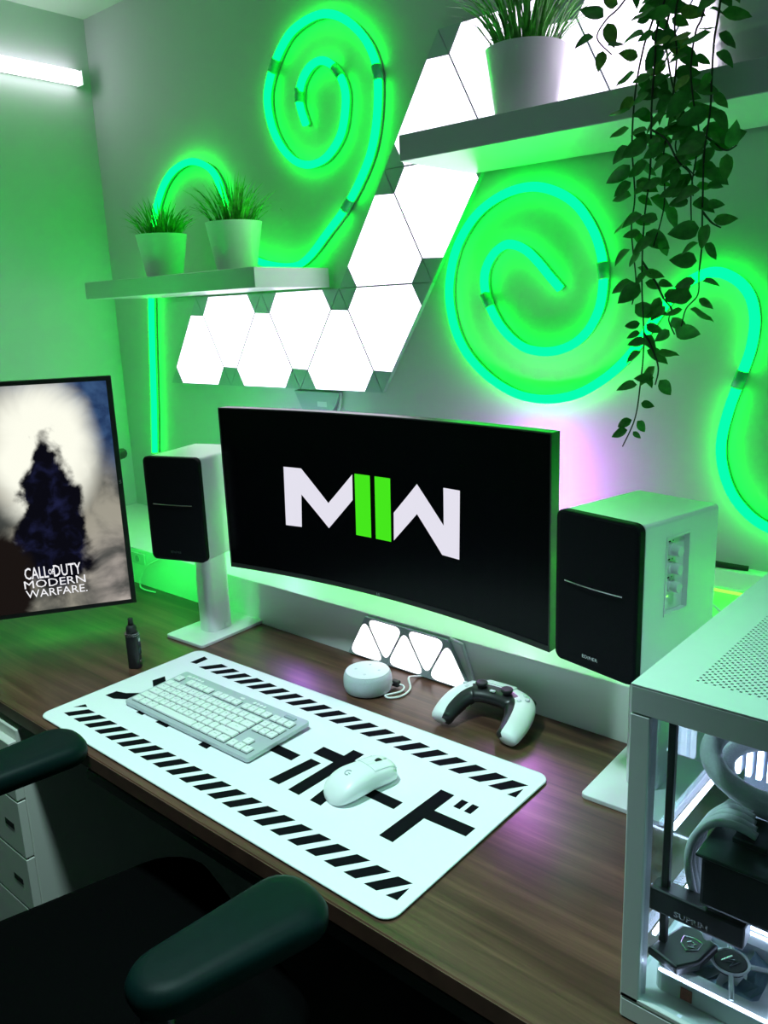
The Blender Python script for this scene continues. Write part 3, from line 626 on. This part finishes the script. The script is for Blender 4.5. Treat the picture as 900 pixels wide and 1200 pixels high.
for a, b, c_, where in TRI:
    P = [lat(*V[a]), lat(*V[b]), lat(*V[c_])]; cx = sum(p[0] for p in P)/3; cz = sum(p[1] for p in P)/3
    P = [(x-cx, z-cz) for x, z in P]
    t = thing('triangle_light', 'glowing white triangular wall panel in '+where, 'light panel', (cx, YW-.0005, cz), 0, 'triangular light panels climbing the wall')
    obj('back_plate', prism(shrink(P, .0004), -.0123, 0, axis='y'), 'paneledge', t)
    dfz = obj('diffuser', prism(trunc(shrink(P, .0019), .058), -.0127, -.0124, axis='y'), 'panel', t)
    Q = shrink(P, .0018)
    for i in range(3):
        aa, bb_, cc = Vector(Q[i]), Vector(Q[i-1]), Vector(Q[(i+1) % 3]); u, w = (bb_-aa).normalized(), (cc-aa).normalized()
        obj('corner_cap', prism([aa[:], (aa+u*.0572)[:], (aa+w*.0572)[:]], -.0130, -.0124, axis='y'), 'paneledge', t)
lc = thing('panel_controller', 'small grey controller clipped under the lowest row of light panels', 'controller', (-.115, YW, .505))
obj('body', prism([(-.09, .03), (.085, .03), (.055, -.022), (-.06, -.022)], -.012, -.0005, .001, 'y'), 'paneledge', lc)
obj('control_pad', box(.0, .035, -.0128, -.012, -.010, .004), 'greywhite', lc)
obj('cable', tube([(.085, -.006, .03), (.078, -.006, -.01), (.06, -.006, -.03), (.055, -.006, -.34)], .0025, 6), 'greywhite', lc)
# ================================================================ SMALL PANELS ON THE LEDGE
sd_, h_ = .112, .097
for k in range(5):
    x = .283+.0555*k+.056; upt = k % 2 == 0
    P = [(-sd_/2, -h_/3), (sd_/2, -h_/3), (0, 2*h_/3)] if upt else [(-sd_/2, h_/3), (0, -2*h_/3), (sd_/2, h_/3)]
    zc = .003+h_/3 if upt else .003+2*h_/3
    t = thing('mini_triangle_light', 'small glowing triangle light on the ledge front, '+('first', 'second', 'third', 'fourth', 'fifth')[k]+' counted from the portrait screen end', 'light panel', (x, YL-.0005, zc), 0, 'small triangle lights on the ledge')
    Q = [(p[0]*.985, p[1]*.985) for p in P]
    if not upt: Q = Q
    obj('back_plate', prism(Q, -.0082, 0, axis='y'), 'paneledge', t)
    Q = [(p[0]*.92, p[1]*.92) for p in P]
    obj('diffuser', prism(trunc(Q, .026, 5), -.0086, -.0083, axis='y'), 'minipanel', t)
wt = thing('cable_cover', 'thin slanted cable cover on the ledge beside the triangle lights', 'cable', (.60, YL, .05))
obj('strip', tube([(-.035, -.004, .052), (-.005, -.004, .048), (.028, -.004, -.045)], .004, 8), 'greywhite', wt)
# ================================================================ SHELVES
def shelf(x0, x1, z, label):
    t = thing('floating_shelf', label, 'shelf', ((x0+x1)/2, YW, z), 0, 'white floating shelves'); w = (x1-x0)/2
    obj('board', box(-w, w, -.261, -.0135, 0, .047, .0012, 1), 'shelf', t)
    for x in (-w+.12, w-.10): obj('bracket', box(x-.006, x+.006, -.0134, -.0002, .014, .034), 'darkmetal', t)
    return t
shelf(-.800, -.045, .803, 'short white floating shelf holding two grass pots')
shelf(.404, 1.75, 1.0164, 'long white floating shelf holding the trailing plant')
# ================================================================ GRASS POTS
def grass(loc, rt_, rb, h, seed, label, n=170, L=(.075, .13), mt='grass'):
    rnd = random.Random(seed); t = thing('potted_grass', label, 'potted plant', loc, 0, 'artificial grass in white pots')
    p = obj('pot', lathe([(0, .001), (rb-.003, .001), (rb, .004), (rt_, h-.002), (rt_+.0008, h), (rt_-.003, h), (rt_-.006, h-.03), (0, h-.03)], 40), 'ceramic', t, smooth=True, ang=40)
    obj('soil', lathe([(0, h-.018), (rt_*.5, h-.014), (rt_-.006, h-.018), (rt_-.006, h-.028), (0, h-.028)], 20), 'soil', t)
    bm = bmesh.new()
    for k in range(n):
        a = rnd.uniform(0, 2*math.pi); q = math.sqrt(rnd.random()); r0 = q*(rt_-.018)
        lean = (q*.75+.12)*rnd.uniform(.5, 1.1); ln = rnd.uniform(*L)*(1 if q < .7 else .95)
        da = a+rnd.uniform(-.35, .35); u = Vector((math.cos(da), math.sin(da), 0)); base = Vector((r0*math.cos(a), r0*math.sin(a), h-.018))
        wv = Vector((-u.y, u.x, 0)); w = rnd.uniform(.0016, .0030); tw = rnd.uniform(-.9, .9); wv = (wv*math.cos(tw)+u*math.sin(tw))
        prev = None
        for i in range(5):
            s_ = i/4; ang = lean*(.35+1.0*s_); pt = base+u*(ln*s_*math.sin(ang)*.85)+Vector((0, 0, ln*s_*math.cos(ang))); pt.y = min(pt.y, YW-.022-loc[1])
            if i == 4: v = [bm.verts.new(pt)]
            else: ww = w*(1-.55*s_**2); v = [bm.verts.new(pt-wv*ww), bm.verts.new(pt+wv*ww)]
            if prev:
                if len(v) == 2: bm.faces.new((prev[0], prev[1], v[1], v[0]))
                else: bm.faces.new((prev[0], prev[1], v[0]))
            prev = v
    tag(obj('grass_blades', bm, mt, t), 'dense green grass blades', None, None, 'stuff')
grass((-.575, .79, .8502), .070, .050, .118, 1, 'green artificial grass in white pot at the far end of the short shelf')
grass((-.255, .79, .8502), .072, .051, .122, 2, 'green artificial grass in white pot next to the glowing wall panels', L=(.085, .15))
grass((.605, .795, 1.0636), .073, .054, .130, 3, 'green artificial grass in white pot on the long shelf', L=(.11, .19), n=190)
# ================================================================ TRAILING PLANT
hp = thing('trailing_plant', 'trailing green leafy plant spilling from a white ridged metal pot', 'potted plant', (1.058, .785, 1.0636))
HO = Vector((1.058, .785, 1.0636))
prof = [(0, .001), (.088, .001), (.090, .004)]
for z, r in ((.030, .095), (.040, .0955), (.043, .098), (.048, .098), (.051, .0965), (.058, .0975), (.061, .100), (.066, .100), (.069, .0985), (.15, .110), (.153, .113), (.158, .113), (.161, .111), (.195, .116), (.200, .119), (.204, .118), (.202, .114), (.17, .108), (.17, 0)): prof.append((r, z))
obj('pot', lathe(prof, 48), 'enamel', hp, smooth=True, ang=50)
obj('soil', lathe([(0, .186), (.06, .188), (.109, .182), (.105, .171), (0, .171)], 24), 'soil', hp)
STR = dict(S1=[(.931, 1.132), (.925, 1.083), (.925, 1.014), (.926, .93), (.919, .858), (.921, .769), (.926, .678), (.922, .611), (.914, .555), (.898, .509)], S2=[(1.019, 1.12), (1.017, 1.086), (1.016, 1.042), (1.014, .999), (1.012, .942), (1.012, .873), (1.012, .813), (1.011, .777), (1.012, .746), (.993, .726), (.988, .700)], S3=[(.885, 1.168), (.851, 1.15), (.842, 1.125), (.862, 1.10)], S4=[(.937, 1.12), (.937, 1.092), (.948, 1.044), (.969, 1.006), (.958, .962), (.972, .936), (.989, .916)], S5=[(.915, 1.13), (.903, 1.099), (.896, 1.042), (.894, .971), (.901, .897), (.896, .847), (.906, .77), (.903, .735)], S10=[(.998, 1.13), (.989, 1.103), (.985, 1.059), (.991, 1.014), (.998, .967), (.990, .90), (.996, .85)], S12=[(.955, 1.14), (.958, 1.08), (.950, 1.01), (.945, .95), (.948, .88), (.935, .82)])
BR = dict(S6=[(.921, .801), (.941, .768), (.955, .742), (.969, .726), (.964, .71), (.974, .688)], S7=[(1.012, .96), (1.027, .949), (1.043, .94), (1.056, .945)], S8=[(1.012, .861), (1.025, .846), (1.038, .838)], S9=[(.925, .698), (.942, .671), (.953, .638), (.950, .611)], S11=[(.925, .99), (.952, .968), (.972, .936), (.989, .916), (.994, .886)])
rnd = random.Random(11)
leafme = []
for vi, mtn in enumerate(('leafa', 'leafa', 'leafb', 'leafc')):
    bm = bmesh.new(); wid = (.0098, .0112, .0090, .0105)[vi]; rows = []
    for i in range(7):
        t = i/6; w = wid*(math.sin(math.pi*t**.72)**.8) if 0 < t < 1 else 0; y = .036*t; z = -.006*t*t+.002*math.sin(t*5+vi)
        if w < 1e-5: rows.append([bm.verts.new((0, y, z))])
        else: rows.append([bm.verts.new((-w, y, z+.0028)), bm.verts.new((0, y, z)), bm.verts.new((w, y, z+.0028))])
    for a, b in zip(rows, rows[1:]):
        if len(a) == 1: bm.faces.new((a[0], b[1], b[0])); bm.faces.new((a[0], b[2], b[1]))
        elif len(b) == 1: bm.faces.new((a[0], a[1], b[0])); bm.faces.new((a[1], a[2], b[0]))
        else: bm.faces.new((a[0], a[1], b[1], b[0])); bm.faces.new((a[1], a[2], b[2], b[1]))
    me = bpy.data.meshes.new('leaf'); bm.to_mesh(me); bm.free(); me.materials.append(MT[mtn])
    for p in me.polygons: p.use_smooth = True
    leafme.append(me)
nleaf = 0
CAMD = Vector((.38, -.90, .1))
def leaves_on(pl, step, size, top):
    global nleaf
    acc = 0; sgn = 1
    for a, b in zip(pl, pl[1:]):
        acc += (b-a).length
        while acc > step:
            acc -= step; t = (b-a).normalized(); tz = a.z+HO.z
            for s_ in ((sgn,) if rnd.random() < .35 else (sgn, -sgn)):
                side = t.cross(CAMD).normalized()*s_
                dr = (side*rnd.uniform(.7, 1.1)+t*rnd.uniform(-.1, .75)+Vector((rnd.uniform(-.25, .25), rnd.uniform(-.55, .25), rnd.uniform(-.35, .15)))).normalized()
                nm = (CAMD+Vector((rnd.uniform(-.8, .8), rnd.uniform(-.3, .5), rnd.uniform(-.2, 1.0)))).normalized()
                xv = dr.cross(nm).normalized(); nm = xv.cross(dr).normalized()
                mw = Matrix((xv, dr, nm)).transposed().to_4x4()
                k = size*rnd.uniform(.62, 1.22)*(.75 if tz < .62 else 1); vi = rnd.choice((0, 1, 2, 2, 3)) if tz > 1.04 else rnd.choice((0, 0, 1, 1, 2))
                o = bpy.data.objects.new('leaf', leafme[vi]); COL.objects.link(o); o.parent = hp
                o.matrix_local = Matrix.Translation(a+dr*.005) @ mw @ Matrix.Scale(k, 4); nleaf += 1
            sgn = -sgn
allp = []
for k, P in list(STR.items())+list(BR.items()):
    yj = rnd.uniform(-.018, .012)
    pts = [Vector((x, .632+yj+rnd.uniform(-.006, .006), z))-HO for x, z in P]
    if k in STR:
        x0 = P[0][0]; ang = math.atan2(-.16, x0-HO.x); rim = Vector((.10*math.cos(ang), .10*math.sin(ang), .20))
        pts = [rim*.5+Vector((0, 0, .09)), rim+Vector((0, 0, .022)), (rim+pts[0])*.5+Vector((0, -.02, .045))]+pts
    if k in BR:
        q = min(allp, key=lambda v: (v-pts[0]).length_squared); dy = q.y-pts[0].y
        for v in pts: v.y += dy
        pts[0] = q.copy()
    cv = catmull(pts, 6)
    if k in STR: allp += cv
    obj('stem', tube(cv, lambda t: .0019-.0009*t, 5), 'stem', hp, smooth=True)
    leaves_on(cv, .0255 if k in STR else .020, 1.0, k in STR)
# ================================================================ NEON ROPES
N1 = [(-.903, .306), (-.877, .478), (-.852, .671), (-.833, .803), (-.809, .93), (-.778, 1.028), (-.74, 1.092), (-.692, 1.139), (-.633, 1.165), (-.562, 1.171), (-.494, 1.147), (-.457, 1.111), (-.438, 1.059), (-.42, .995), (-.386, .936), (-.326, .891), (-.248, .868), (-.165, .861), (-.108, .881), (-.039, .933), (.035, .992), (.095, 1.062), (.126, 1.119), (.143, 1.189), (.146, 1.263), (.131, 1.31), (.102, 1.351), (.061, 1.387), (.017, 1.411), (-.031, 1.422), (-.089, 1.417), (-.14, 1.399), (-.187, 1.357), (-.218, 1.31), (-.229, 1.267), (-.219, 1.211), (-.191, 1.16), (-.147, 1.119), (-.096, 1.1), (-.044, 1.103), (-.005, 1.123), (.026, 1.156), (.041, 1.201), (.044, 1.243), (.029, 1.28), (.001, 1.31), (-.033, 1.324), (-.068, 1.318), (-.097, 1.295), (-.112, 1.262), (-.109, 1.232), (-.094, 1.193)]
N2 = [(.618, .77), (.592, .797), (.566, .825), (.539, .849), (.51, .863), (.483, .864), (.454, .846), (.434, .811), (.436, .766), (.46, .716), (.491, .68), (.529, .654), (.571, .644), (.612, .646), (.651, .66), (.682, .686), (.704, .724), (.712, .766), (.711, .811), (.699, .855), (.679, .893), (.651, .928), (.613, .954), (.564, .971), (.514, .972), (.462, .959), (.413, .932), (.372, .888), (.348, .839), (.337, .779), (.343, .723), (.361, .673), (.395, .626), (.45, .582), (.517, .552), (.588, .544), (.658, .557), (.715, .587), (.759, .623), (.793, .664), (.828, .716), (.864, .757), (.902, .78), (.937, .784), (.972, .766), (.994, .737), (1.003, .696), (.999, .648), (.984, .596), (.968, .541), (.958, .485), (.962, .437), (.982, .386), (1.015, .349), (1.051, .329), (1.095, .321), (1.136, .332), (1.19, .36), (1.23, .42)]
def neon(P, label, clips):
    t = thing('neon_rope', label, 'neon light', (P[0][0], YW, P[0][1]), 0, 'green neon ropes on the wall'); o = Vector((P[0][0], YW, P[0][1]))
    pl = catmull([Vector((x, YW-.0195, z))-o for x, z in P], 4)
    obj('glowing_tube', tube(pl, .0095, 8), 'neon', t, smooth=True)
    obj('base_channel', tube([p+Vector((0, .0147, 0)) for p in pl], 0, 6, ab=lambda u: (.0065, .0046)), 'tubebody', t, smooth=True)
    for c_ in clips:
        p = pl[int(c_*(len(pl)-1))]; q = pl[min(int(c_*(len(pl)-1))+2, len(pl)-1)]
        dd = (q-p).normalized(); obj('clip', tube([p-dd*.016, p+dd*.016], .0112, 10), 'clip', t, smooth=True)
neon(N1, 'green neon rope curling into a spiral above the short shelf', (.395, .475, .635, .87, .965))
neon(N2, 'green neon rope curling into a spiral below the long shelf', (.145, .31, .83))
# ================================================================ TUBE LAMP ON THE SIDE WALL
tb = thing('tube_lamp', 'bright white tube lamp mounted high on the side wall', 'wall lamp', (XL, .475, 1.473))
obj('glowing_tube', box(.012, .045, -.395, .395, -.02, .02, .008, 3), 'tubelight', tb)
obj('mounting_rail', box(.0005, .012, -.40, .40, -.016, .016, .002, 1), 'whitesat', tb)
for y in (-.399, .399): obj('end_cap', box(.004, .046, min(y, y*1.008), max(y, y*1.008), -.021, .021, .001, 1), 'whitesat', tb)
# ================================================================ ADDED FILL DOWNLIGHTS, UNSEEN, TO BRIGHTEN DESK AND CASE
def downlight(loc, label, watt, col, size):
    dl = thing('fill_downlight', label, 'added fill lamp', loc, 0, 'added fill downlights in the ceiling')
    obj('housing', lathe([(.085, .0295), (.085, 0), (.075, -.002), (.070, .004), (.070, .0295)], 32), 'white', dl, smooth=True, ang=40)
    dd_ = bpy.data.lights.new('lamp', 'SPOT'); dd_.energy = watt; dd_.color = col; dd_.spot_size = math.radians(size); dd_.spot_blend = .75; dd_.shadow_soft_size = .07
    do_ = bpy.data.objects.new('lamp', dd_); COL.objects.link(do_); do_.parent = dl; do_.location = (0, 0, -.004)
downlight((.52, -.20, ZC-.03), 'added fill downlight out of view in the ceiling above the chair', FILL_W, (.66, 1.0, .98), 76)
downlight((1.85, .05, ZC-.03), 'added fill downlight out of view in the ceiling above the computer case', FILL_W*.55, (.40, 1.0, .80), 90)
# ================================================================ OUTLET AND CABLES
so = thing('power_outlet', 'white power outlet on the ledge beside the portrait screen', 'outlet', (-.545, YL, .078))
obj('cover_plate', prism(rrect(-.035, .035, -.016, .016, .003, 3), -.006, -.0005, .001, 'y'), 'greywhite', so)
obj('socket', prism(circ(0, 0, .010, 16), -.0068, -.0061, axis='y'), 'grey', so)
sc_ = tag(obj('speaker_cable', tube(catmull([(-.10, .585, .30), (-.20, .586, .22), (-.40, .583, .11), (-.50, .578, .06), (-.525, .572, .008), (-.49, .560, .003), (-.44, .565, .003)], 6), .0022, 6), 'whitesat', None, smooth=True), 'thin white cable dropping from the left speaker to the desk', 'cable')
sc2 = tag(obj('speaker_cable', tube(catmull([(1.03, .60, .30), (1.05, .63, .27), (1.08, .66, .22), (1.06, .66, .16), (1.03, .62, .14), (1.02, .61, .11), (1.02, .66, .108)], 6), .0025, 6), 'whitesat', None, smooth=True), 'white cable looping behind the speaker with side knobs', 'cable')
sc3 = tag(obj('black_cable', tube(catmull([(.80, .905, .243), (.90, .90, .250), (.97, .905, .246), (1.02, .915, .243)], 6), .006, 6), 'blackmat', None, smooth=True), 'short black cable lying on the cable trunking behind the speaker', 'cable')
# ================================================================ COMPUTER CASE
PX, PY, PW, PD, PH = 1.181, .056, .43, .43, .3856
pc = thing('computer_case', 'white computer case with glass side and perforated top', 'computer', (PX, PY, 0))
obj('base', box(0, PW, 0, PD, .0005, .026, .002, 1), 'pcwhite', pc)
fr = obj('front_frame', box(0, .020, 0, .020, .0265, PH-.031, .001, 1), 'pcwhite', pc)
obj('frame_rail', box(0, PW, 0, .020, PH-.030, PH-.0015, .001, 1), 'pcwhite', pc)
obj('frame_rail', box(0, PW, 0.0, .012, .0265, .032, .0008, 1), 'pcwhite', pc)
for x0, y0 in ((0, PD-.02), (PW-.02, 0), (PW-.02, PD-.02)): obj('corner_post', box(x0, x0+.02, y0, y0+.02, .0265, PH-.031, .001, 1), 'pcwhite', pc)
obj('back_panel', box(.02, PW-.02, PD-.006, PD-.002, .027, PH-.03), 'pcwhite', pc)
obj('right_panel', box(PW-.005, PW-.002, .02, PD-.02, .027, PH-.03), 'pcwhite', pc)
obj('side_rail', box(0, .018, .02, PD-.02, PH-.030, PH-.0015, .001, 1), 'pcwhite', pc)
obj('glass_panel', box(.0205, PW-.0205, .005, .009, .0325, PH-.031), 'glass', pc)
obj('side_glass', box(.003, .006, .0205, PD-.0205, .027, PH-.031), 'glass', pc)
# perforated top: a plate with real holes
def perforated(x0, x1, y0, y1, z0, z1, bx0, by0, p):
    bm = bmesh.new(); nx = int((x1-bx0-.03-x0)/p); ny = int((y1-by0-.03-y0)/p); hx0, hy0 = x0+bx0, y0+by0; hx1, hy1 = hx0+nx*p, hy0+ny*p
    for a in ((x0, hx0, y0, y1), (hx1, x1, y0, y1), (hx0, hx1, y0, hy0), (hx0, hx1, hy1, y1)):
        bm.faces.new([bm.verts.new((q[0], q[1], z1)) for q in ((a[0], a[2]), (a[1], a[2]), (a[1], a[3]), (a[0], a[3]))])
    cache = {}
    def vt(x, y):
        k = (round(x, 5), round(y, 5))
        if k not in cache: cache[k] = bm.verts.new((x, y, z1))
        return cache[k]
    r = p*.36
    for j in range(ny):
        for i in range(nx):
            X, Y = hx0+i*p, hy0+j*p; C4 = [vt(X, Y), vt(X+p, Y), vt(X+p, Y+p), vt(X, Y+p)]; cx, cy = X+p/2, Y+p/2
            if (i+j) % 2: bm.faces.new(C4); continue
            D4 = [bm.verts.new((cx+r*1.3*dx, cy+r*1.3*dy, z1)) for dx, dy in ((-.75, -.75), (.75, -.75), (.75, .75), (-.75, .75))]
            for k in range(4): bm.faces.new((C4[k], C4[(k+1) % 4], D4[(k+1) % 4], D4[k]))
    g = bmesh.ops.extrude_face_region(bm, geom=bm.faces[:]); bmesh.ops.translate(bm, verts=[v for v in g['geom'] if isinstance(v, bmesh.types.BMVert)], vec=(0, 0, z0-z1))
    return bm
obj('perforated_top', perforated(0, PW, 0, PD, PH-.0013, PH, .046, .040, .0040), 'pcwhite', pc)
obj('dust_filter', box(.03, PW-.03, .03, PD-.03, PH-.012, PH-.010), 'blackmat', pc)
obj('interior_tray', box(.03, PW-.03, .27, .275, .03, PH-.04), 'grey', pc)
# bottom fans
def fan(x, y, z, s_=.118, lit=True, rot=0, axis='z'):
    f = bpy.data.objects.new('case_fan', None)
    bm = None; h = s_/2
    ring = [(x+q[0], y+q[1]) for q in rrect(-h, h, -h, h, .008, 3)]
    b = bmesh.new(); outer = [b.verts.new((q[0], q[1], z)) for q in ring]; n = len(ring)
    inn = [b.verts.new((x+.052*math.cos(math.atan2(q[1]-y, q[0]-x)), y+.052*math.sin(math.atan2(q[1]-y, q[0]-x)), z)) for q in ring]
    for k in range(n): b.faces.new((outer[k], outer[(k+1) % n], inn[(k+1) % n], inn[k]))
    g = bmesh.ops.extrude_face_region(b, geom=b.faces[:]); bmesh.ops.translate(b, verts=[v for v in g['geom'] if isinstance(v, bmesh.types.BMVert)], vec=(0, 0, -.022))
    fo = obj('fan', b, 'pcwhite', pc)
    obj('hub', lathe([(0, z-.004), (.017, z-.004), (.017, z+.0005), (.0158, z+.0015), (0, z+.0015)], 28, x, y), 'blackmat', fo)
    obj('hub_ring', tube([(x+.0185*math.cos(a*.2618), y+.0185*math.sin(a*.2618), z+.0006) for a in range(25)], .0016, 6, (0, 0, 1)), 'pcwhite', fo)
    bz = tube([(x-.008, y-.006, z+.0018), (x-.001, y+.008, z+.0018), (x-.003, y+.001, z+.0018), (x+.009, y+.004, z+.0018), (x+.002, y-.009, z+.0018), (x+.003, y-.001, z+.0018), (x-.008, y-.006, z+.0018)], .0010, 5, (0, 0, 1))
    obj('hub_emblem', bz, 'silver', fo)
    for k in range(9):
        a0 = 2*math.pi*k/9; b = bmesh.new(); vs = []
        for i in range(5):
            r_ = .018+.033*i/4; a = a0+.5*(i/4)**1.3; w = .24
            vs.append((b.verts.new((x+r_*math.cos(a-w), y+r_*math.sin(a-w), z-.016)), b.verts.new((x+r_*math.cos(a+w), y+r_*math.sin(a+w), z-.005))))
        for p_, q_ in zip(vs, vs[1:]): b.faces.new((p_[0], p_[1], q_[1], q_[0]))
        obj('blade', b, 'blade', fo)
    for a in (.35, 1.92, 3.49, 5.06): obj('strut', tube([(x+.018*math.cos(a), y+.018*math.sin(a), z-.001), (x+.054*math.cos(a), y+.054*math.sin(a), z-.001)], .0028, 6, (0, 0, 1)), 'pcwhite', fo)
    if lit:
        for x0, x1, y0, y1 in ((-h+.004, h-.004, -h+.0015, -h+.0045), (-h+.004, h-.004, h-.0045, h-.0015), (h-.0045, h-.0015, -h+.006, h-.006)): obj('light_edge', box(x+x0, x+x1, y+y0, y+y1, z, z+.0014), 'pcled', fo)
    return fo
fan(.082, .092, .049); fan(.082+.121, .092, .049); fan(.082, .092+.121, .049); fan(.082+.121, .092+.121, .049); fan(.082+.242, .092, .049)
obj('fan_sticker', box(.052, .064, .0315, .0325, .030, .044), 'red', pc)
# graphics card and its support stand
gp = obj('graphics_card', box(.060, .385, .045, .165, .140, .196, .004), 'gpu', pc)
obj('backplate', box(.055, .385, .042, .170, .1965, .200, .001, 1), 'backplate', gp)
tx = text_bm('SUPRIM', .011, off=.0003, sx=1.2)
for v in tx.verts: v.co = Vector((v.co.x+.16, .0445, v.co.y+.168))
obj('lettering', tx, 'silver', gp)
for k in range(3):
    g_ = obj('gpu_fan_ring', tube([(.115+.1*k+.040*math.cos(a*.314), .105+.040*math.sin(a*.314), .1385) for a in range(21)], .004, 6, (0, 0, 1)), 'blackmat', gp)
cn = obj('power_connector', box(.078, .112, .080, .128, .2005, .2075, .001, 1), 'backplate', gp)
for k in range(5):
    y = .082+.010*k
    obj('power_cable', tube(catmull([(.100-.004*k, y+.004, .213), (.080-.004*k, y+.004, .217), (.058, y+.003, .212), (.040, y, .190), (.036, y-.004, .160), (.046, y-.006, .120), (.060, y, .075)], 6), .0044, 8), 'sleeve', pc, smooth=True)
obj('connector_latch', box(.104, .112, .108, .124, .2076, .224, .002), 'black', gp)
sg = obj('support_stand', prism([(.010, .045), (.026, .098), (.040, .104), (.068, .092), (.062, .056), (.046, .034)], .0512, .063, .003), 'black', pc)
obj('rod', box(.0155, .0235, .058, .066, .063, PH-.045, .001, 1), 'black', sg)
obj('arm', box(.006, .105, .050, .074, .104, .132, .003), 'black', sg)
sh = [(0, .012), (.011, .009), (.010, -.004), (0, -.013), (-.010, -.004), (-.011, .009), (0, .012)]
obj('emblem', tube([(.045+q[0]*.9, .074+q[1]*.9, .0634) for q in sh], .0009, 5, (0, 0, 1)), 'silver', sg)
obj('emblem_wing', tube([(.045+q[0]*.5, .074+q[1]*.45, .0634) for q in [(-.8*.01, .002), (-.2*.01, .010), (.010, .006), (.004, .0), (.009, -.006), (-.002, -.012)]], .0009, 5, (0, 0, 1)), 'silver', sg)
tx = text_bm('SUPRIM', .009, off=.0002, sx=1.2)
for v in tx.verts: v.co = Vector((v.co.x+.052, .0496, v.co.y+.112))
obj('lettering', tx, 'silver', sg)
# cooling tubes
for k, (rx, rz_, y, z) in enumerate(((.066, .030, .135, .270), (.060, .026, .160, .244))):
    pts = [(.10+rx*math.cos(a), y+.030*math.sin(a)*.9, z+rz_*math.sin(a)) for a in [math.radians(q) for q in range(60, 321, 20)]]
    pts = [(.25, y+.02, z+.04)]+pts+[(.24, y, z-.02)]
    obj('coolant_tube', tube(catmull(pts, 4), .0115, 12), 'sleeve', pc, smooth=True)
# memory sticks with light bars and side light strips
for k in range(4):
    rm = obj('memory_stick', box(.030+.012*k, .036+.012*k, .236, .268, .19, .30), 'grey', pc); obj('light_bar', box(.0305+.012*k, .0355+.012*k, .231, .2355, .19, .30), 'pcled', rm)
obj('light_strip', box(.008, .012, .10, .24, .175, .180), 'pcled', pc)
obj('light_strip', box(.008, .012, .06, .25, .066, .070), 'pcled', pc)
obj('radiator', box(.12, .40, .03, .20, .325, .350, .002), 'grey', pc)
